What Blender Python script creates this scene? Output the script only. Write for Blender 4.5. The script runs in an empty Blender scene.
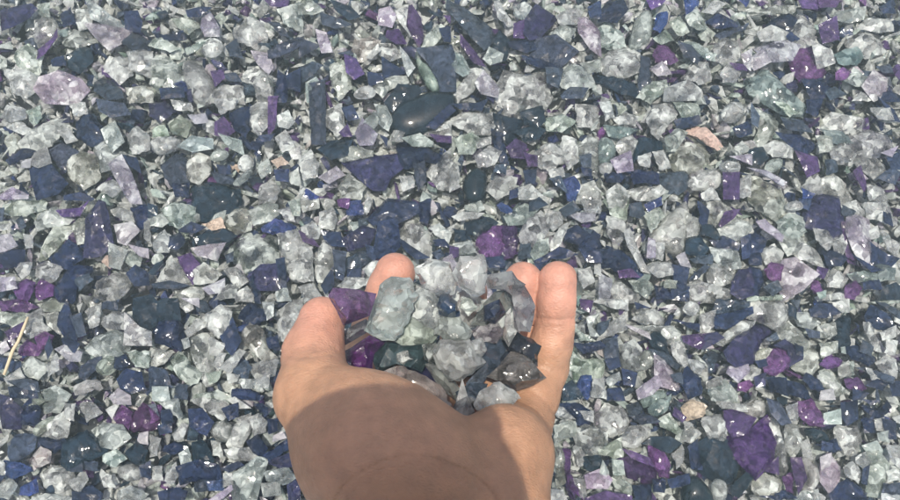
import bpy, bmesh, math, random
import numpy as np
from mathutils import Vector, Matrix
from mathutils.geometry import delaunay_2d_cdt

random.seed(7)
rng = np.random.default_rng(7)
SC = bpy.context.scene
COL = SC.collection

# ---------------------------------------------------------------- camera
F = 800.0                                   # focal length in pixels of a 900 px wide frame
PITCH = math.radians(71)
CAM_H = 0.445
cam_d = bpy.data.cameras.new('camera')
cam = bpy.data.objects.new('camera', cam_d)
COL.objects.link(cam)
cam.location = (0, 0, CAM_H)
cam.rotation_euler = (math.pi / 2 - PITCH, 0, 0)
cam_d.sensor_width = 36
cam_d.lens = 36 * F / 900
cam_d.clip_start = 0.01
cam_d.clip_end = 100
SC.camera = cam
CR = np.array([1.0, 0, 0])                                        # camera right
CU = np.array([0, math.sin(PITCH), math.cos(PITCH)])              # camera up
CF = np.array([0, math.cos(PITCH), -math.sin(PITCH)])             # camera forward
CP = np.array([0, 0, CAM_H])


def P3(u, v, d):
    """photo point (900 px wide) at depth d in mm -> world metres"""
    d = d / 1000.0
    return CP + CF * d + CR * ((u - 450) / F * d) + CU * ((250 - v) / F * d)


def ground(u, v, z=0.0):
    r = CF + CR * ((u - 450) / F) + CU * ((250 - v) / F)
    t = (z - CAM_H) / r[2]
    return CP + r * t


# ---------------------------------------------------------------- light
SX, SY = 0.03, 0.22                        # sun against the view direction
sun_v = -CF + CR * (-SX) + CU * SY
sun_v /= np.linalg.norm(sun_v)
w = bpy.data.worlds.new('World')
SC.world = w
w.use_nodes = True
nt = w.node_tree
sky = nt.nodes.new('ShaderNodeTexSky')
sky.sky_type = 'NISHITA'
sky.sun_disc = False
sky.sun_elevation = math.asin(sun_v[2])
sky.sun_rotation = math.atan2(sun_v[0], sun_v[1])
sky.dust_density = 4.0
sky.ozone_density = 1.0
bg = nt.nodes['Background']
bg.inputs['Strength'].default_value = 0.105
nt.links.new(sky.outputs[0], bg.inputs[0])
sl = bpy.data.lights.new('sun', 'SUN')
sl.energy = 3.1
sl.angle = math.radians(0.53)
sl.color = (1.0, 0.96, 0.84)
so = bpy.data.objects.new('sun', sl)
COL.objects.link(so)
so.location = tuple(sun_v * 3)
so.rotation_euler = Vector(sun_v).to_track_quat('Z', 'Y').to_euler()
SC.view_settings.view_transform = 'Standard'
SC.view_settings.look = 'None'
SC.view_settings.exposure = 0.68
SC.view_settings.gamma = 1
SC.cycles.use_denoising = True
SC.cycles.max_bounces = 6
SC.cycles.volume_bounces = 0
SC.cycles.use_adaptive_sampling = True
SC.cycles.adaptive_threshold = 0.03
SC.cycles.transmission_bounces = 4
SC.cycles.glossy_bounces = 3
SC.cycles.transparent_max_bounces = 5
SC.cycles.diffuse_bounces = 3
SC.cycles.caustics_reflective = False
SC.cycles.caustics_refractive = False
SC.cycles.sample_clamp_indirect = 4


# ---------------------------------------------------------------- materials
def new_mat(name):
    m = bpy.data.materials.new(name)
    m.use_nodes = True
    n = m.node_tree
    return m, n, n.nodes['Principled BSDF']


def N(n, t, **kw):
    x = n.nodes.new(t)
    for k, v in kw.items():
        if hasattr(x, k):
            setattr(x, k, v)
        else:
            x.inputs[k].default_value = v
    return x


def glass_mat(name, trans, rough, milk, thru, sss=0.0, cell=260, tilt=0.5, milk_col=(0.9, 0.93, 0.92, 1), speck=0.0,
              coat=0.0, bump=0.0004, edge=0.35, streak=0.08):
    """broken glass: inside it is split by fracture planes, each cell clearer or cloudier and facing its own way"""
    m, n, b = new_mat(name)
    L = n.links.new
    at = N(n, 'ShaderNodeAttribute', attribute_name='tint')
    pos = N(n, 'ShaderNodeNewGeometry')
    nz = N(n, 'ShaderNodeTexNoise', Scale=cell * 0.8, Detail=2.0)
    L(pos.outputs['Position'], nz.inputs['Vector'])
    sc_ = N(n, 'ShaderNodeVectorMath', operation='SCALE')
    sc_.inputs['Scale'].default_value = 1.3 / cell
    L(nz.outputs['Color'], sc_.inputs[0])
    wv = N(n, 'ShaderNodeVectorMath', operation='ADD')
    L(pos.outputs['Position'], wv.inputs[0])
    L(sc_.outputs[0], wv.inputs[1])
    v1 = N(n, 'ShaderNodeTexVoronoi', feature='F1', Scale=cell)
    v2 = N(n, 'ShaderNodeTexVoronoi', feature='F1', Scale=cell * 2.3)
    L(wv.outputs[0], v1.inputs['Vector'])
    L(wv.outputs[0], v2.inputs['Vector'])
    # cloudiness: mean of the two cell values and a broad noise
    sx1 = N(n, 'ShaderNodeSeparateColor')
    sx2 = N(n, 'ShaderNodeSeparateColor')
    L(v1.outputs['Color'], sx1.inputs[0])
    L(v2.outputs['Color'], sx2.inputs[0])
    nb = N(n, 'ShaderNodeTexNoise', Scale=70.0, Detail=2.0)
    L(pos.outputs['Position'], nb.inputs['Vector'])
    a1 = N(n, 'ShaderNodeMath', operation='MULTIPLY_ADD')
    L(sx1.outputs[0], a1.inputs[0])
    a1.inputs[1].default_value = 0.40
    a2 = N(n, 'ShaderNodeMath', operation='MULTIPLY_ADD')
    L(sx2.outputs[0], a2.inputs[0])
    a2.inputs[1].default_value = 0.12
    L(nb.outputs['Fac'], a2.inputs[2])
    L(a2.outputs[0], a1.inputs[2])
    rp = N(n, 'ShaderNodeMapRange', clamp=True)
    rp.inputs['From Min'].default_value = 0.55
    rp.inputs['From Max'].default_value = 1.02
    rp.inputs['To Max'].default_value = milk
    L(a1.outputs[0], rp.inputs['Value'])
    # ground and chipped edges paler than faces, with edge highlights put into the colour
    ed = N(n, 'ShaderNodeMapRange', clamp=True)
    ed.inputs['From Min'].default_value = 0.56
    ed.inputs['From Max'].default_value = 0.72
    ed.inputs['To Max'].default_value = edge
    L(pos.outputs['Pointiness'], ed.inputs['Value'])
    em = N(n, 'ShaderNodeMath', operation='MAXIMUM')
    L(ed.outputs[0], em.inputs[0])
    L(rp.outputs[0], em.inputs[1])
    rp = em
    mx = N(n, 'ShaderNodeMix', data_type='RGBA')
    mx.inputs['B'].default_value = milk_col
    L(rp.outputs[0], mx.inputs['Factor'])
    L(at.outputs['Color'], mx.inputs['A'])
    hs = N(n, 'ShaderNodeHueSaturation')
    r2 = N(n, 'ShaderNodeMapRange')
    r2.inputs['To Min'].default_value = 0.72
    r2.inputs['To Max'].default_value = 1.18
    L(sx2.outputs[1], r2.inputs['Value'])
    # streaks of denser colour drawn out through the melt
    sn1 = N(n, 'ShaderNodeTexNoise', Scale=190.0, Detail=3.0, Roughness=0.6, Distortion=1.8)
    L(pos.outputs['Position'], sn1.inputs['Vector'])
    r4 = N(n, 'ShaderNodeMapRange', clamp=True)
    r4.inputs['From Min'].default_value = 0.33
    r4.inputs['From Max'].default_value = 0.67
    r4.inputs['To Min'].default_value = 1.0 - streak
    r4.inputs['To Max'].default_value = 1.0 + streak
    L(sn1.outputs['Fac'], r4.inputs['Value'])
    mm4 = N(n, 'ShaderNodeMath', operation='MULTIPLY')
    L(r2.outputs[0], mm4.inputs[0])
    L(r4.outputs[0], mm4.inputs[1])
    L(mm4.outputs[0], hs.inputs['Value'])
    L(mx.outputs['Result'], hs.inputs['Color'])
    col = hs.outputs['Color']
    if speck:
        sp = N(n, 'ShaderNodeTexNoise', Scale=1500.0, Detail=1.0)
        L(pos.outputs['Position'], sp.inputs['Vector'])
        r3 = N(n, 'ShaderNodeMapRange', clamp=True)
        r3.inputs['From Min'].default_value = 0.68
        r3.inputs['From Max'].default_value = 0.78
        r3.inputs['To Max'].default_value = speck
        L(sp.outputs['Fac'], r3.inputs['Value'])
        m2 = N(n, 'ShaderNodeMix', data_type='RGBA')
        m2.inputs['B'].default_value = (0.45, 0.47, 0.46, 1)
        L(r3.outputs[0], m2.inputs['Factor'])
        L(col, m2.inputs['A'])
        col = m2.outputs['Result']
    L(col, b.inputs['Base Color'])
    b.inputs['IOR'].default_value = 1.52
    mt = N(n, 'ShaderNodeMath', operation='MULTIPLY_ADD')
    L(rp.outputs[0], mt.inputs[0])
    mt.inputs[1].default_value = -trans
    mt.inputs[2].default_value = trans
    L(mt.outputs[0], b.inputs['Transmission Weight'])
    rr = N(n, 'ShaderNodeMapRange')
    rr.inputs['To Min'].default_value = rough * 0.4
    rr.inputs['To Max'].default_value = rough * 2.2
    L(sx1.outputs[1], rr.inputs['Value'])
    L(rr.outputs[0], b.inputs['Roughness'])
    if coat:
        b.inputs['Coat Weight'].default_value = coat
        b.inputs['Coat Roughness'].default_value = 0.06
    # every cell leans its own way; a little ripple on top
    ns = N(n, 'ShaderNodeTexNoise', Scale=cell * 1.1, Detail=3.0, Distortion=0.6)
    L(pos.outputs['Position'], ns.inputs['Vector'])
    bp = N(n, 'ShaderNodeBump')
    bp.inputs['Strength'].default_value = 1.0
    bp.inputs['Distance'].default_value = bump
    L(ns.outputs['Fac'], bp.inputs['Height'])
    s1 = N(n, 'ShaderNodeVectorMath', operation='SUBTRACT')
    s1.inputs[1].default_value = (0.5, 0.5, 0.5)
    L(v1.outputs['Color'], s1.inputs[0])
    s2 = N(n, 'ShaderNodeVectorMath', operation='SCALE')
    s2.inputs['Scale'].default_value = tilt
    L(s1.outputs[0], s2.inputs[0])
    s3 = N(n, 'ShaderNodeVectorMath', operation='ADD')
    L(bp.outputs[0], s3.inputs[0])
    L(s2.outputs[0], s3.inputs[1])
    s4 = N(n, 'ShaderNodeVectorMath', operation='NORMALIZE')
    L(s3.outputs[0], s4.inputs[0])
    L(s4.outputs[0], b.inputs['Normal'])
    if sss:
        b.inputs['Subsurface Weight'].default_value = sss
        b.inputs['Subsurface Radius'].default_value = (1, 1, 1)
        b.inputs['Subsurface Scale'].default_value = 0.0025
    if thru:                                 # light that passes straight through the piece
        tr = N(n, 'ShaderNodeBsdfTransparent')
        L(at.outputs['Color'], tr.inputs['Color'])
        ms = N(n, 'ShaderNodeMixShader')
        mm = N(n, 'ShaderNodeMath', operation='MULTIPLY_ADD')
        L(rp.outputs[0], mm.inputs[0])
        mm.inputs[1].default_value = -thru * 0.6
        mm.inputs[2].default_value = thru
        L(mm.outputs[0], ms.inputs[0])
        L(b.outputs[0], ms.inputs[1])
        L(tr.outputs[0], ms.inputs[2])
        L(ms.outputs[0], n.nodes['Material Output'].inputs['Surface'])
    return m


M_CLEAR = glass_mat('clear_crackled_glass', 0.95, 0.03, 0.66, 0.34, 0.1, 210, 0.85, (0.90, 0.96, 0.90, 1), bump=0.0006, edge=0.5, streak=0.16)
M_FROST = glass_mat('frosted_glass', 0.85, 0.09, 0.50, 0.28, 0.2, 200, 0.50, (0.78, 0.86, 0.79, 1))
M_DARK = glass_mat('tinted_glass', 0.60, 0.06, 0.10, 0.22, 0, 140, 0.50, (0.26, 0.32, 0.42, 1), speck=0.6, bump=0.0007, edge=0.16, streak=0.55)
M_VIVID = glass_mat('violet_glass', 0.70, 0.09, 0.16, 0.25, 0, 260, 0.7, (0.55, 0.40, 0.70, 1), edge=0.10, streak=0.4)
M_NUGGET = glass_mat('polished_glass', 0.60, 0.05, 0.05, 0.0, 0, 60, 0.03, (0.3, 0.36, 0.42, 1), coat=0.0, bump=0.00008, edge=0.0, streak=0.3)
M_STONE = glass_mat('stone', 0.0, 0.6, 0.35, 0.0, 0, 330, 0.3, (0.60, 0.50, 0.42, 1), bump=0.0012)
MATS = [M_CLEAR, M_FROST, M_DARK, M_VIVID, M_NUGGET, M_STONE]

#  code: material, tint, profile, name, group, label look
K = {
 'c': (0, (0.85, 0.92, 0.86), 'chunk', 'clear_glass_chunk', 'clear crackled glass chunk'),
 'h': (0, (0.95, 0.98, 0.96), 'chunk', 'bright_glass_chunk', 'bright crystalline glass chunk'),
 'f': (1, (0.70, 0.76, 0.72), 'dome', 'frosted_glass_lump', 'milky frosted glass lump'),
 'r': (0, (0.88, 0.92, 0.89), 'dome', 'clear_glass_pebble', 'rounded clear glass pebble'),
 'g': (0, (0.60, 0.67, 0.66), 'flat', 'smoky_glass_shard', 'smoky pale grey glass shard'),
 'k': (0, (0.84, 0.74, 0.70), 'chunk', 'pinkish_glass_chunk', 'pinkish clear glass chunk'),
 'l': (0, (0.74, 0.64, 0.82), 'flat', 'lilac_glass_shard', 'pale lilac glass shard'),
 'p': (3, (0.15, 0.08, 0.26), 'flat', 'purple_glass_shard', 'dusky purple glass shard'),
 'v': (3, (0.28, 0.11, 0.36), 'chunk', 'violet_glass_chunk', 'vivid violet glass chunk'),
 'P': (3, (0.12, 0.06, 0.20), 'chunk', 'violet_glass_chunk', 'deep purple glass chunk'),
 'V': (3, (0.085, 0.025, 0.20), 'flat', 'violet_glass_slab', 'deep violet glass slab'),
 'd': (2, (0.045, 0.040, 0.13), 'flat', 'indigo_glass_shard', 'flat indigo glass shard'),
 'n': (2, (0.020, 0.038, 0.115), 'flat', 'navy_glass_shard', 'dark navy glass shard'),
 't': (2, (0.018, 0.045, 0.075), 'flat', 'teal_glass_shard', 'dark teal glass shard'),
 'T': (4, (0.010, 0.028, 0.040), 'dome', 'polished_glass_nugget', 'glossy dark teal glass nugget'),
 'b': (3, (0.05, 0.12, 0.36), 'chunk', 'cobalt_glass_chip', 'cobalt blue glass chip'),
 'q': (1, (0.34, 0.47, 0.46), 'chunk', 'aqua_glass_chunk', 'pale aqua green glass chunk'),
 'o': (5, (0.36, 0.27, 0.22), 'chunk', 'crusted_stone', 'rosy orange crusted stone'),
 's': (2, (0.080, 0.108, 0.160), 'flat', 'slate_glass_shard', 'slate grey glass shard'),
 'w': (1, (0.74, 0.75, 0.70), 'dome', 'frosted_glass_lump', 'white opaque crescent of glass'),
}

DATA = """
@0,0
d 0,40 150,30 180,55 130,90 60,110 0,120
c 185,20 240,10 240,75 200,70
c 385,45 430,30 460,70 445,130 395,140 378,90
g 460,25 520,60 600,110 560,125 470,100
l 440,130 560,125 630,135 610,185 540,235 490,190
n 635,75 690,65 710,110 700,160 640,150
s 610,200 650,160 720,185 740,240 660,245
c 165,90 240,75 285,145 240,200 195,235 160,170
c 290,170 340,130 420,150 460,185 400,215 320,210
n 305,70 350,40 375,110 320,130
t 330,270 390,225 440,235 445,290 390,345 330,320
c 70,250 130,215 195,260 170,340 110,340 70,300
c 20,345 100,335 170,370 190,420 120,470 60,440
c 505,325 590,280 640,290 650,360 590,400
c 640,260 750,250 750,370 660,345
l 220,400 300,370 390,400 420,440 360,500 230,500 190,450
s 460,370 530,385 600,450 620,500 540,500 470,440
c 630,435 720,430 750,450 750,500 650,500
p 190,240 260,200 285,160 290,200 230,265 190,285
n 260,300 320,290 330,330 270,335
@150,0
f 165,295 230,300 300,385 315,430 290,480 240,500 195,460 170,400 150,350
c 0,290 60,270 140,330 150,400 120,430 50,445 0,400
c 425,150 490,80 550,110 570,170 540,235 470,200 430,190
r 265,235 310,190 360,215 355,260 310,285 270,265
l 270,80 300,65 340,130 340,175 280,180 260,140
n 20,150 70,170 150,150 165,185 80,200 40,190
g 180,240 280,200 300,190 230,250 190,265
c 110,90 190,80 235,120 180,150 140,130
s 380,230 430,195 455,280 400,270
s 600,250 750,175 750,225 640,285 600,285
s 600,120 650,125 690,180 650,175
l 510,255 590,265 610,330 590,365 540,320
p 315,370 370,365 375,400 330,435
c 300,470 350,420 450,430 450,500 300,500
n 60,450 160,440 170,490 70,500
c 460,350 500,330 600,380 600,500 530,500 520,420 470,400
c 640,40 750,10 750,130 680,110
p 580,5 690,0 680,30 610,30
n 190,60 260,50 310,60 250,95 200,90
c 0,230 90,250 130,235 60,195 20,190
n 690,400 750,360 750,460 700,450
n 640,360 690,400 680,500 620,500
s 370,380 430,375 460,420 400,415
@300,0
c 0,20 60,10 110,55 60,75 0,70
t 165,20 250,35 290,75 240,100 190,70
s 110,80 200,100 250,125 180,145 120,125
l 400,65 450,50 480,90 460,140 400,130
p 440,160 490,140 525,205 480,215 435,190
g 480,70 540,50 530,140 560,195 500,120
p 525,60 560,40 600,90 610,180 590,215 560,170 530,110
d 510,240 550,235 580,250 570,295 535,270
l 80,150 130,165 160,260 110,265 90,200
g 505,250 540,290 570,340 540,385 520,330
k 275,175 330,170 390,190 370,270 290,285 265,230
l 335,285 390,240 400,270 360,295
c 400,200 460,210 500,270 450,290 400,260
n 415,295 480,330 525,355 420,385
p 230,295 280,310 315,370 270,400 240,370
c 365,430 440,390 520,375 530,410 440,450 420,480
r 270,465 320,430 370,440 370,485 290,495
s 590,255 750,240 770,300 770,440 700,440 690,390 640,310
f 580,290 640,320 700,430 650,445 600,350
c 600,240 640,160 700,95 720,150 660,220
n 700,150 750,145 750,215 720,210
n 340,365 400,375 415,410 350,430
s 0,330 60,310 100,320 60,370 0,400
c 155,320 210,300 240,350 250,420 190,465 160,400
g 35,420 80,395 115,440 90,500 40,500
s 0,190 90,230 90,240 0,275
p 720,90 750,90 750,120
@450,0
s 0,10 90,50 190,120 215,180 160,240 90,170 0,60
c 225,20 250,0 270,60 310,115 290,130 240,90
c 320,40 370,15 400,40 370,110 325,80
d 380,110 430,30 530,80 450,180 400,200 375,170
c 535,80 600,40 660,50 640,110 560,120
p 320,130 370,110 370,190 320,190
n 300,215 430,185 430,240 380,260 310,240
s 410,270 440,210 520,200 620,270 540,325 430,300
c 510,160 560,125 620,140 600,200 560,200
l 645,100 690,90 750,150 750,260 700,230 650,160
t 205,200 250,150 310,200 270,280 220,260
c 20,470 90,345 155,335 120,430 50,490
l 130,420 170,365 240,440 230,480 160,470
c 240,430 290,340 380,360 470,340 480,400 500,470 450,530 400,560 300,540 240,500
c 545,360 600,310 680,330 720,400 640,440 570,420
c 660,310 750,290 750,350 690,350
p 60,200 130,270 170,320 120,310 60,240
g 0,250 60,270 100,350 60,375 0,340
g 170,300 200,255 260,290 250,320 200,330
s 560,480 600,440 680,450 650,500 570,500
n 690,50 750,20 750,100 700,90
s 480,350 560,350 540,430 490,410
n 370,280 430,290 560,330 540,350 400,320
@600,0
n 0,60 40,15 105,15 125,65 75,120 0,100
f 150,200 200,50 270,50 260,180 200,220
b 280,80 330,65 335,110 300,160 270,140
c 0,130 40,100 110,150 130,200 60,220 0,200
c 20,290 80,220 150,210 200,270 190,340 100,370 30,350
c 430,95 480,45 530,130 500,150 450,130
l 510,70 570,10 620,30 560,80
n 540,100 600,60 690,90 690,120 600,130
s 590,165 700,130 740,110 720,140 620,185
v 280,265 300,215 350,235 390,280 340,310 290,290
l 255,340 310,310 350,370 290,375
s 390,225 450,240 490,280 480,320 420,290
c 580,230 620,180 690,210 700,280 640,305 590,280
c 440,370 470,310 540,300 560,380 500,400
c 400,200 480,220 570,270 560,300 460,260
c 270,190 330,150 370,190 310,215
s 210,280 250,290 260,400 200,440 205,340
t 0,350 60,370 160,400 200,470 100,450 0,400
c 200,470 250,410 330,400 340,440 260,500
g 330,450 430,420 490,460 480,500 330,500
p 650,320 720,330 730,355 680,350
l 700,290 750,260 750,350 720,330
b 425,0 490,0 480,50 435,65
c 610,360 650,310 700,360 680,400 620,400
p 240,0 330,0 300,30 260,40
c 350,120 400,90 440,160 390,180
b 690,0 750,0 730,35
@750,0
n 110,100 170,60 245,60 250,130 190,150 130,135
p 240,0 340,0 330,50 260,45
p 340,0 440,0 420,40 350,40
g 435,60 560,50 555,100 500,110 430,90
n 640,50 700,10 720,70 660,75
c 250,70 330,70 330,200 260,220 200,170
p 350,130 420,100 450,180 380,195
l 40,170 100,140 180,170 160,205 60,205
v 215,290 260,240 310,225 380,340 350,385 265,385 225,330
l 300,225 400,260 420,310 340,340
c 510,170 600,140 680,170 700,230 600,260 540,240
q 440,260 540,230 575,270 540,310 460,310
l 40,240 160,210 230,240 200,300 100,300
l 0,290 60,260 90,320 20,350
q 10,390 100,340 200,430 290,510 270,550 180,540 30,450
v 425,370 460,345 500,365 470,400 430,400
c 480,390 530,340 600,390 550,425
l 560,440 620,360 690,390 680,470 620,500
n 270,400 370,395 400,470 320,500
s 380,460 420,440 470,480 400,500
c 560,120 600,85 700,90 720,140 650,150
p 720,380 750,340 750,430
n 650,480 700,450 750,470 750,500 660,500
c 0,30 80,40 230,20 200,60 100,70
n 180,155 240,200 200,215 175,190
s 640,330 700,320 720,360 670,360
c 520,500 560,455 600,500
@0,100
h 90,210 160,140 300,80 310,110 240,210 170,240
c 15,105 100,115 160,145 110,170 40,140
c 10,80 40,30 120,50 130,90 60,110
c 140,60 200,30 210,90 170,120
n 365,90 430,60 500,130 510,200 440,210 380,170
c 290,150 340,140 370,190 330,210
c 330,300 400,260 480,280 470,380 410,430 350,370
c 460,220 520,200 610,260 570,320 500,340
g 510,150 570,110 620,210 570,260 530,200
c 640,180 680,135 740,180 740,240 660,260
n 155,350 250,330 330,420 280,460 180,480 160,400
g 160,260 220,230 260,320 200,340 160,320
s 235,240 300,210 370,250 310,340 260,290
l 560,340 620,300 660,380 700,500 650,500 600,420
n 620,280 680,290 700,360 650,330
c 20,190 60,160 85,230 50,270
n 30,290 100,240 160,240 140,280 50,310
l 100,300 150,290 150,340 110,340
l 0,480 60,440 140,480 140,500 0,500
n 330,480 400,465 460,490 440,500 330,500
c 480,440 560,400 610,440 560,480
c 350,20 420,10 430,60 370,70
s 500,10 620,30 650,80 560,90 510,60
@150,100
d 0,20 70,10 115,60 60,115 10,80
c 110,0 200,20 210,55 130,50
c 85,110 140,70 200,110 170,170 110,150
r 10,200 80,180 160,200 130,240 50,270 10,240
c 15,150 70,125 90,180 20,185
h 170,335 225,265 290,285 290,360 240,410 190,385
f 300,280 340,240 390,260 380,290 320,305
r 435,310 470,265 515,290 500,350 450,345
f 415,415 470,370 510,350 490,400 440,430
n 340,330 400,335 400,370 350,370
s 300,350 400,380 420,420 340,410
t 210,430 290,405 420,440 440,520 400,580 290,590 215,560
s 50,310 120,260 190,300 180,390 90,400
g 150,230 220,190 310,210 310,250 220,260
p 330,120 370,95 420,160 380,185 330,175
n 400,60 500,20 500,100 470,170 420,130
h 500,30 540,0 590,20 580,120 540,160 500,110
p 595,0 640,0 620,130 590,160
l 200,80 270,70 290,110 230,120
c 290,100 330,110 320,170 280,150
c 630,190 680,160 720,230 660,250
c 640,90 690,60 720,110 690,140 650,130
o 615,310 660,290 690,320 640,340
c 540,340 590,300 610,360 560,390
c 550,430 600,390 640,430 620,500 550,500
n 630,360 690,350 690,410 640,410
c 690,380 740,340 750,420 710,420
c 700,250 750,230 750,290 710,285
c 330,0 430,0 420,40 360,70
n 550,180 620,170 600,205 560,210
g 360,190 450,200 460,260 400,240
n 110,420 190,420 190,480 130,480
@300,100
s 45,-60 120,-80 120,190 60,190
c 120,40 200,10 220,130 180,160 130,110
T 465,60 510,-5 665,-50 755,-40 775,25 715,105 595,165 495,155 450,95
t 435,10 495,-65 580,-60 595,-30 520,20 470,50
n 640,140 740,30 770,60 680,150
c 630,160 750,80 750,170 680,180
g 520,195 600,175 660,220 650,240 570,235
n 505,225 640,240 720,280 715,315 620,300 540,335 505,290
d 230,310 300,290 480,265 510,320 440,390 420,440 370,445 310,390
c 200,280 250,225 350,250 350,275 260,295 210,300
l 280,160 310,95 380,170 360,215 300,215
c 325,110 370,60 400,90 370,140
c 380,30 430,40 460,100 440,150 400,120
t 100,240 160,200 250,200 230,280 160,300
c 635,350 700,280 750,240 760,350 750,430 690,420
c 500,380 560,380 570,430 520,450
s 570,320 620,310 630,400 590,440
c 0,290 50,250 90,320 80,370 20,390
l 100,390 180,340 220,380 150,420
c 190,430 240,370 320,420 290,480 220,480
p 200,170 240,130 260,190 220,190
n 210,40 260,30 290,90 240,100
c 470,150 520,160 510,200 450,200
p 655,180 750,180 750,215 690,215
b 20,440 90,480 80,500 20,500
h 0,430 50,450 70,520 20,540 0,500
n 400,180 440,200 430,230
@450,100
n 20,30 130,20 180,0 150,50 60,50
c 0,90 60,60 200,60 210,120 190,160 100,150
t 205,110 230,60 350,85 380,120 300,190 230,170
t 360,60 460,30 470,100 440,130 380,110
t 330,150 420,130 470,150 440,190 380,200
n 210,150 260,180 290,300 250,290 220,220
p 285,240 330,200 380,220 370,280 310,280
p 370,270 430,290 430,340 390,340
c 430,250 500,210 560,230 570,300 500,330 450,310
c 570,180 630,200 640,290 590,330 560,250
c 480,90 560,70 620,100 560,150 490,140
c 640,230 700,170 750,200 760,290 750,360 690,320 650,280
c 640,10 740,10 750,110 650,110
T 80,380 130,335 180,360 180,440 160,500 90,500 70,430
c 190,440 230,380 330,380 310,450 240,480
c 0,290 40,340 45,430 0,450
c 130,280 200,230 250,260 220,320 150,330
c 30,190 110,160 150,200 110,260 50,260
n 370,360 430,350 420,420 380,420
g 340,450 400,430 470,500 350,500
b 570,400 620,380 650,420 630,490 590,490
c 660,420 720,400 750,450 750,500 640,500
s 500,400 550,390 580,460 530,430
c 500,350 560,340 570,380 510,400
s 650,290 700,280 700,340 660,340
c 120,200 200,190 200,220 140,240
s 230,330 280,330 270,370 220,360
n 650,350 700,360 700,390 670,390
n 300,460 350,440 340,490 300,495
@600,100
h 245,85 275,30 360,20 390,60 330,130 300,180 265,150
h 370,260 410,190 460,165 520,200 545,260 500,330 430,345 380,320
c 330,190 380,150 430,170 380,250 335,250
o 440,145 470,125 530,140 605,215 580,235 530,210 480,170
r 610,60 660,5 715,30 715,80 660,110 620,95
c 85,220 140,160 185,200 160,265 110,255
q 30,130 130,140 190,150 100,190 50,180
f 0,180 70,210 80,260 40,310 0,310
c 70,90 130,60 190,80 170,115 100,115
t 160,250 210,180 310,190 310,230 220,260 180,290
s 310,360 440,345 450,410 400,450 330,440
c 440,400 510,345 580,340 615,380 570,440 480,430
p 615,375 690,375 690,490 620,490
r 595,330 640,305 700,330 680,365 610,360
c 140,440 200,430 300,420 325,440 290,480 200,490
c 40,460 100,420 140,480 120,530 50,530
l 60,300 150,260 160,350 90,360
c 270,260 320,250 350,330 300,340
c 190,290 250,270 240,340 200,330
n 170,350 290,360 290,410 180,410
c 380,10 490,10 500,70 420,80
c 0,10 50,10 70,80 30,90
n 380,100 480,90 500,120 400,140
n 660,150 740,110 750,170 690,190
c 660,250 710,210 750,250 690,280
l 650,290 750,280 750,330
c 700,400 750,380 750,480 700,480
n 20,370 130,370 100,410 40,410
f 0,320 60,320 50,370 0,370
c 510,470 560,440 590,500 520,500
@750,100
c 20,30 90,60 150,100 70,220 30,190 60,110
s 160,90 250,110 290,170 180,150
n 130,180 250,180 340,210 290,260 210,240
h 370,100 430,50 590,80 560,140 440,150
q 370,150 460,160 510,210 420,210
h 505,190 560,130 690,170 720,220 690,265 590,275 520,250
c 530,290 620,275 680,310 685,370 630,375 560,320
c 400,250 470,215 525,270 500,320 430,310
c 70,230 130,205 210,240 205,285 120,280
t 0,250 60,240 90,290 40,320 0,310
p 225,270 330,290 340,350 280,380 250,320
r 80,330 110,290 165,290 165,330 100,360
l 0,340 80,360 160,420 140,440 60,370
c 0,370 60,380 160,440 190,520 150,580 100,580 20,480
c 275,430 330,350 370,400 370,450 310,470
c 370,390 430,370 480,410 520,490 450,500 380,440
p 500,380 550,340 590,430 570,450
n 680,300 750,260 750,350 700,350
s 640,390 700,350 740,370 720,420
b 255,450 310,480 300,500 260,500
c 330,190 400,190 400,250 350,260
s 380,300 430,300 440,350 390,370
l 650,270 730,240 700,290
c 600,50 690,50 710,100 640,100
n 640,0 720,50 750,100 700,100 690,60
n 290,0 360,0 330,80 280,60
s 0,30 40,90 30,140 0,120
c 590,430 650,440 690,500 600,500
c 130,10 180,20 240,60 200,75
@0,200
c 0,0 110,-30 200,0 195,35 100,65 0,50
c 165,100 200,60 260,30 340,80 320,110 240,120 180,140
h 180,270 250,130 290,105 330,120 320,170 250,250 190,285
n 245,280 330,200 380,240 400,280 320,330 260,310
c 350,120 390,80 440,100 430,200 380,200
d 440,110 500,30 530,40 555,210 500,260 420,265 430,190
l 580,130 660,120 700,160 640,225 600,210
c 550,50 590,35 650,55 650,100 600,95
o 510,310 525,280 560,280 570,310 545,335
c 620,300 650,255 700,290 690,330 650,330
n 275,430 340,340 440,335 440,360 380,420 360,500 290,490
c 85,350 110,320 160,320 150,370 110,390
c 175,340 230,305 300,340 270,390 220,410 180,370
v 160,440 200,390 260,430 250,470 190,490
v 70,440 130,400 170,420 140,500 100,500
n 0,270 60,250 110,250 100,330 20,330
l 0,190 60,180 90,230 0,260
c 480,400 560,360 640,380 610,450 540,500 470,470
n 650,380 690,340 740,370 740,420 680,430
c 720,120 750,100 750,210 720,190
n 650,30 750,20 750,120 680,130
p 290,50 400,40 440,10 400,80 320,80
l 0,390 80,400 100,450 0,460
s 90,110 120,90 130,130 100,150
s 0,55 30,50 30,110 0,110
c 0,130 50,120 50,150 0,155
l 650,230 740,250 740,290 700,280
g 560,230 640,260 600,340 550,330
c 130,180 180,190 170,240 140,240
s 380,400 440,370 460,400 400,450
@150,200
c 60,40 120,10 210,30 200,110 140,130 60,90
c 0,100 60,75 90,110 60,135 10,130
o 270,120 350,90 370,135 310,150
n 150,150 210,120 280,150 230,170 160,160
t 230,180 360,150 420,180 370,210 290,220 240,210
n 105,190 150,170 175,210 140,250 100,240
h 20,210 70,155 105,200 90,255 30,255
c 370,60 440,30 500,40 490,130 420,150 370,110
h 490,50 600,0 640,50 600,95 520,110
c 640,50 700,40 720,100 680,100
c 700,20 750,0 750,80 720,80
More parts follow.
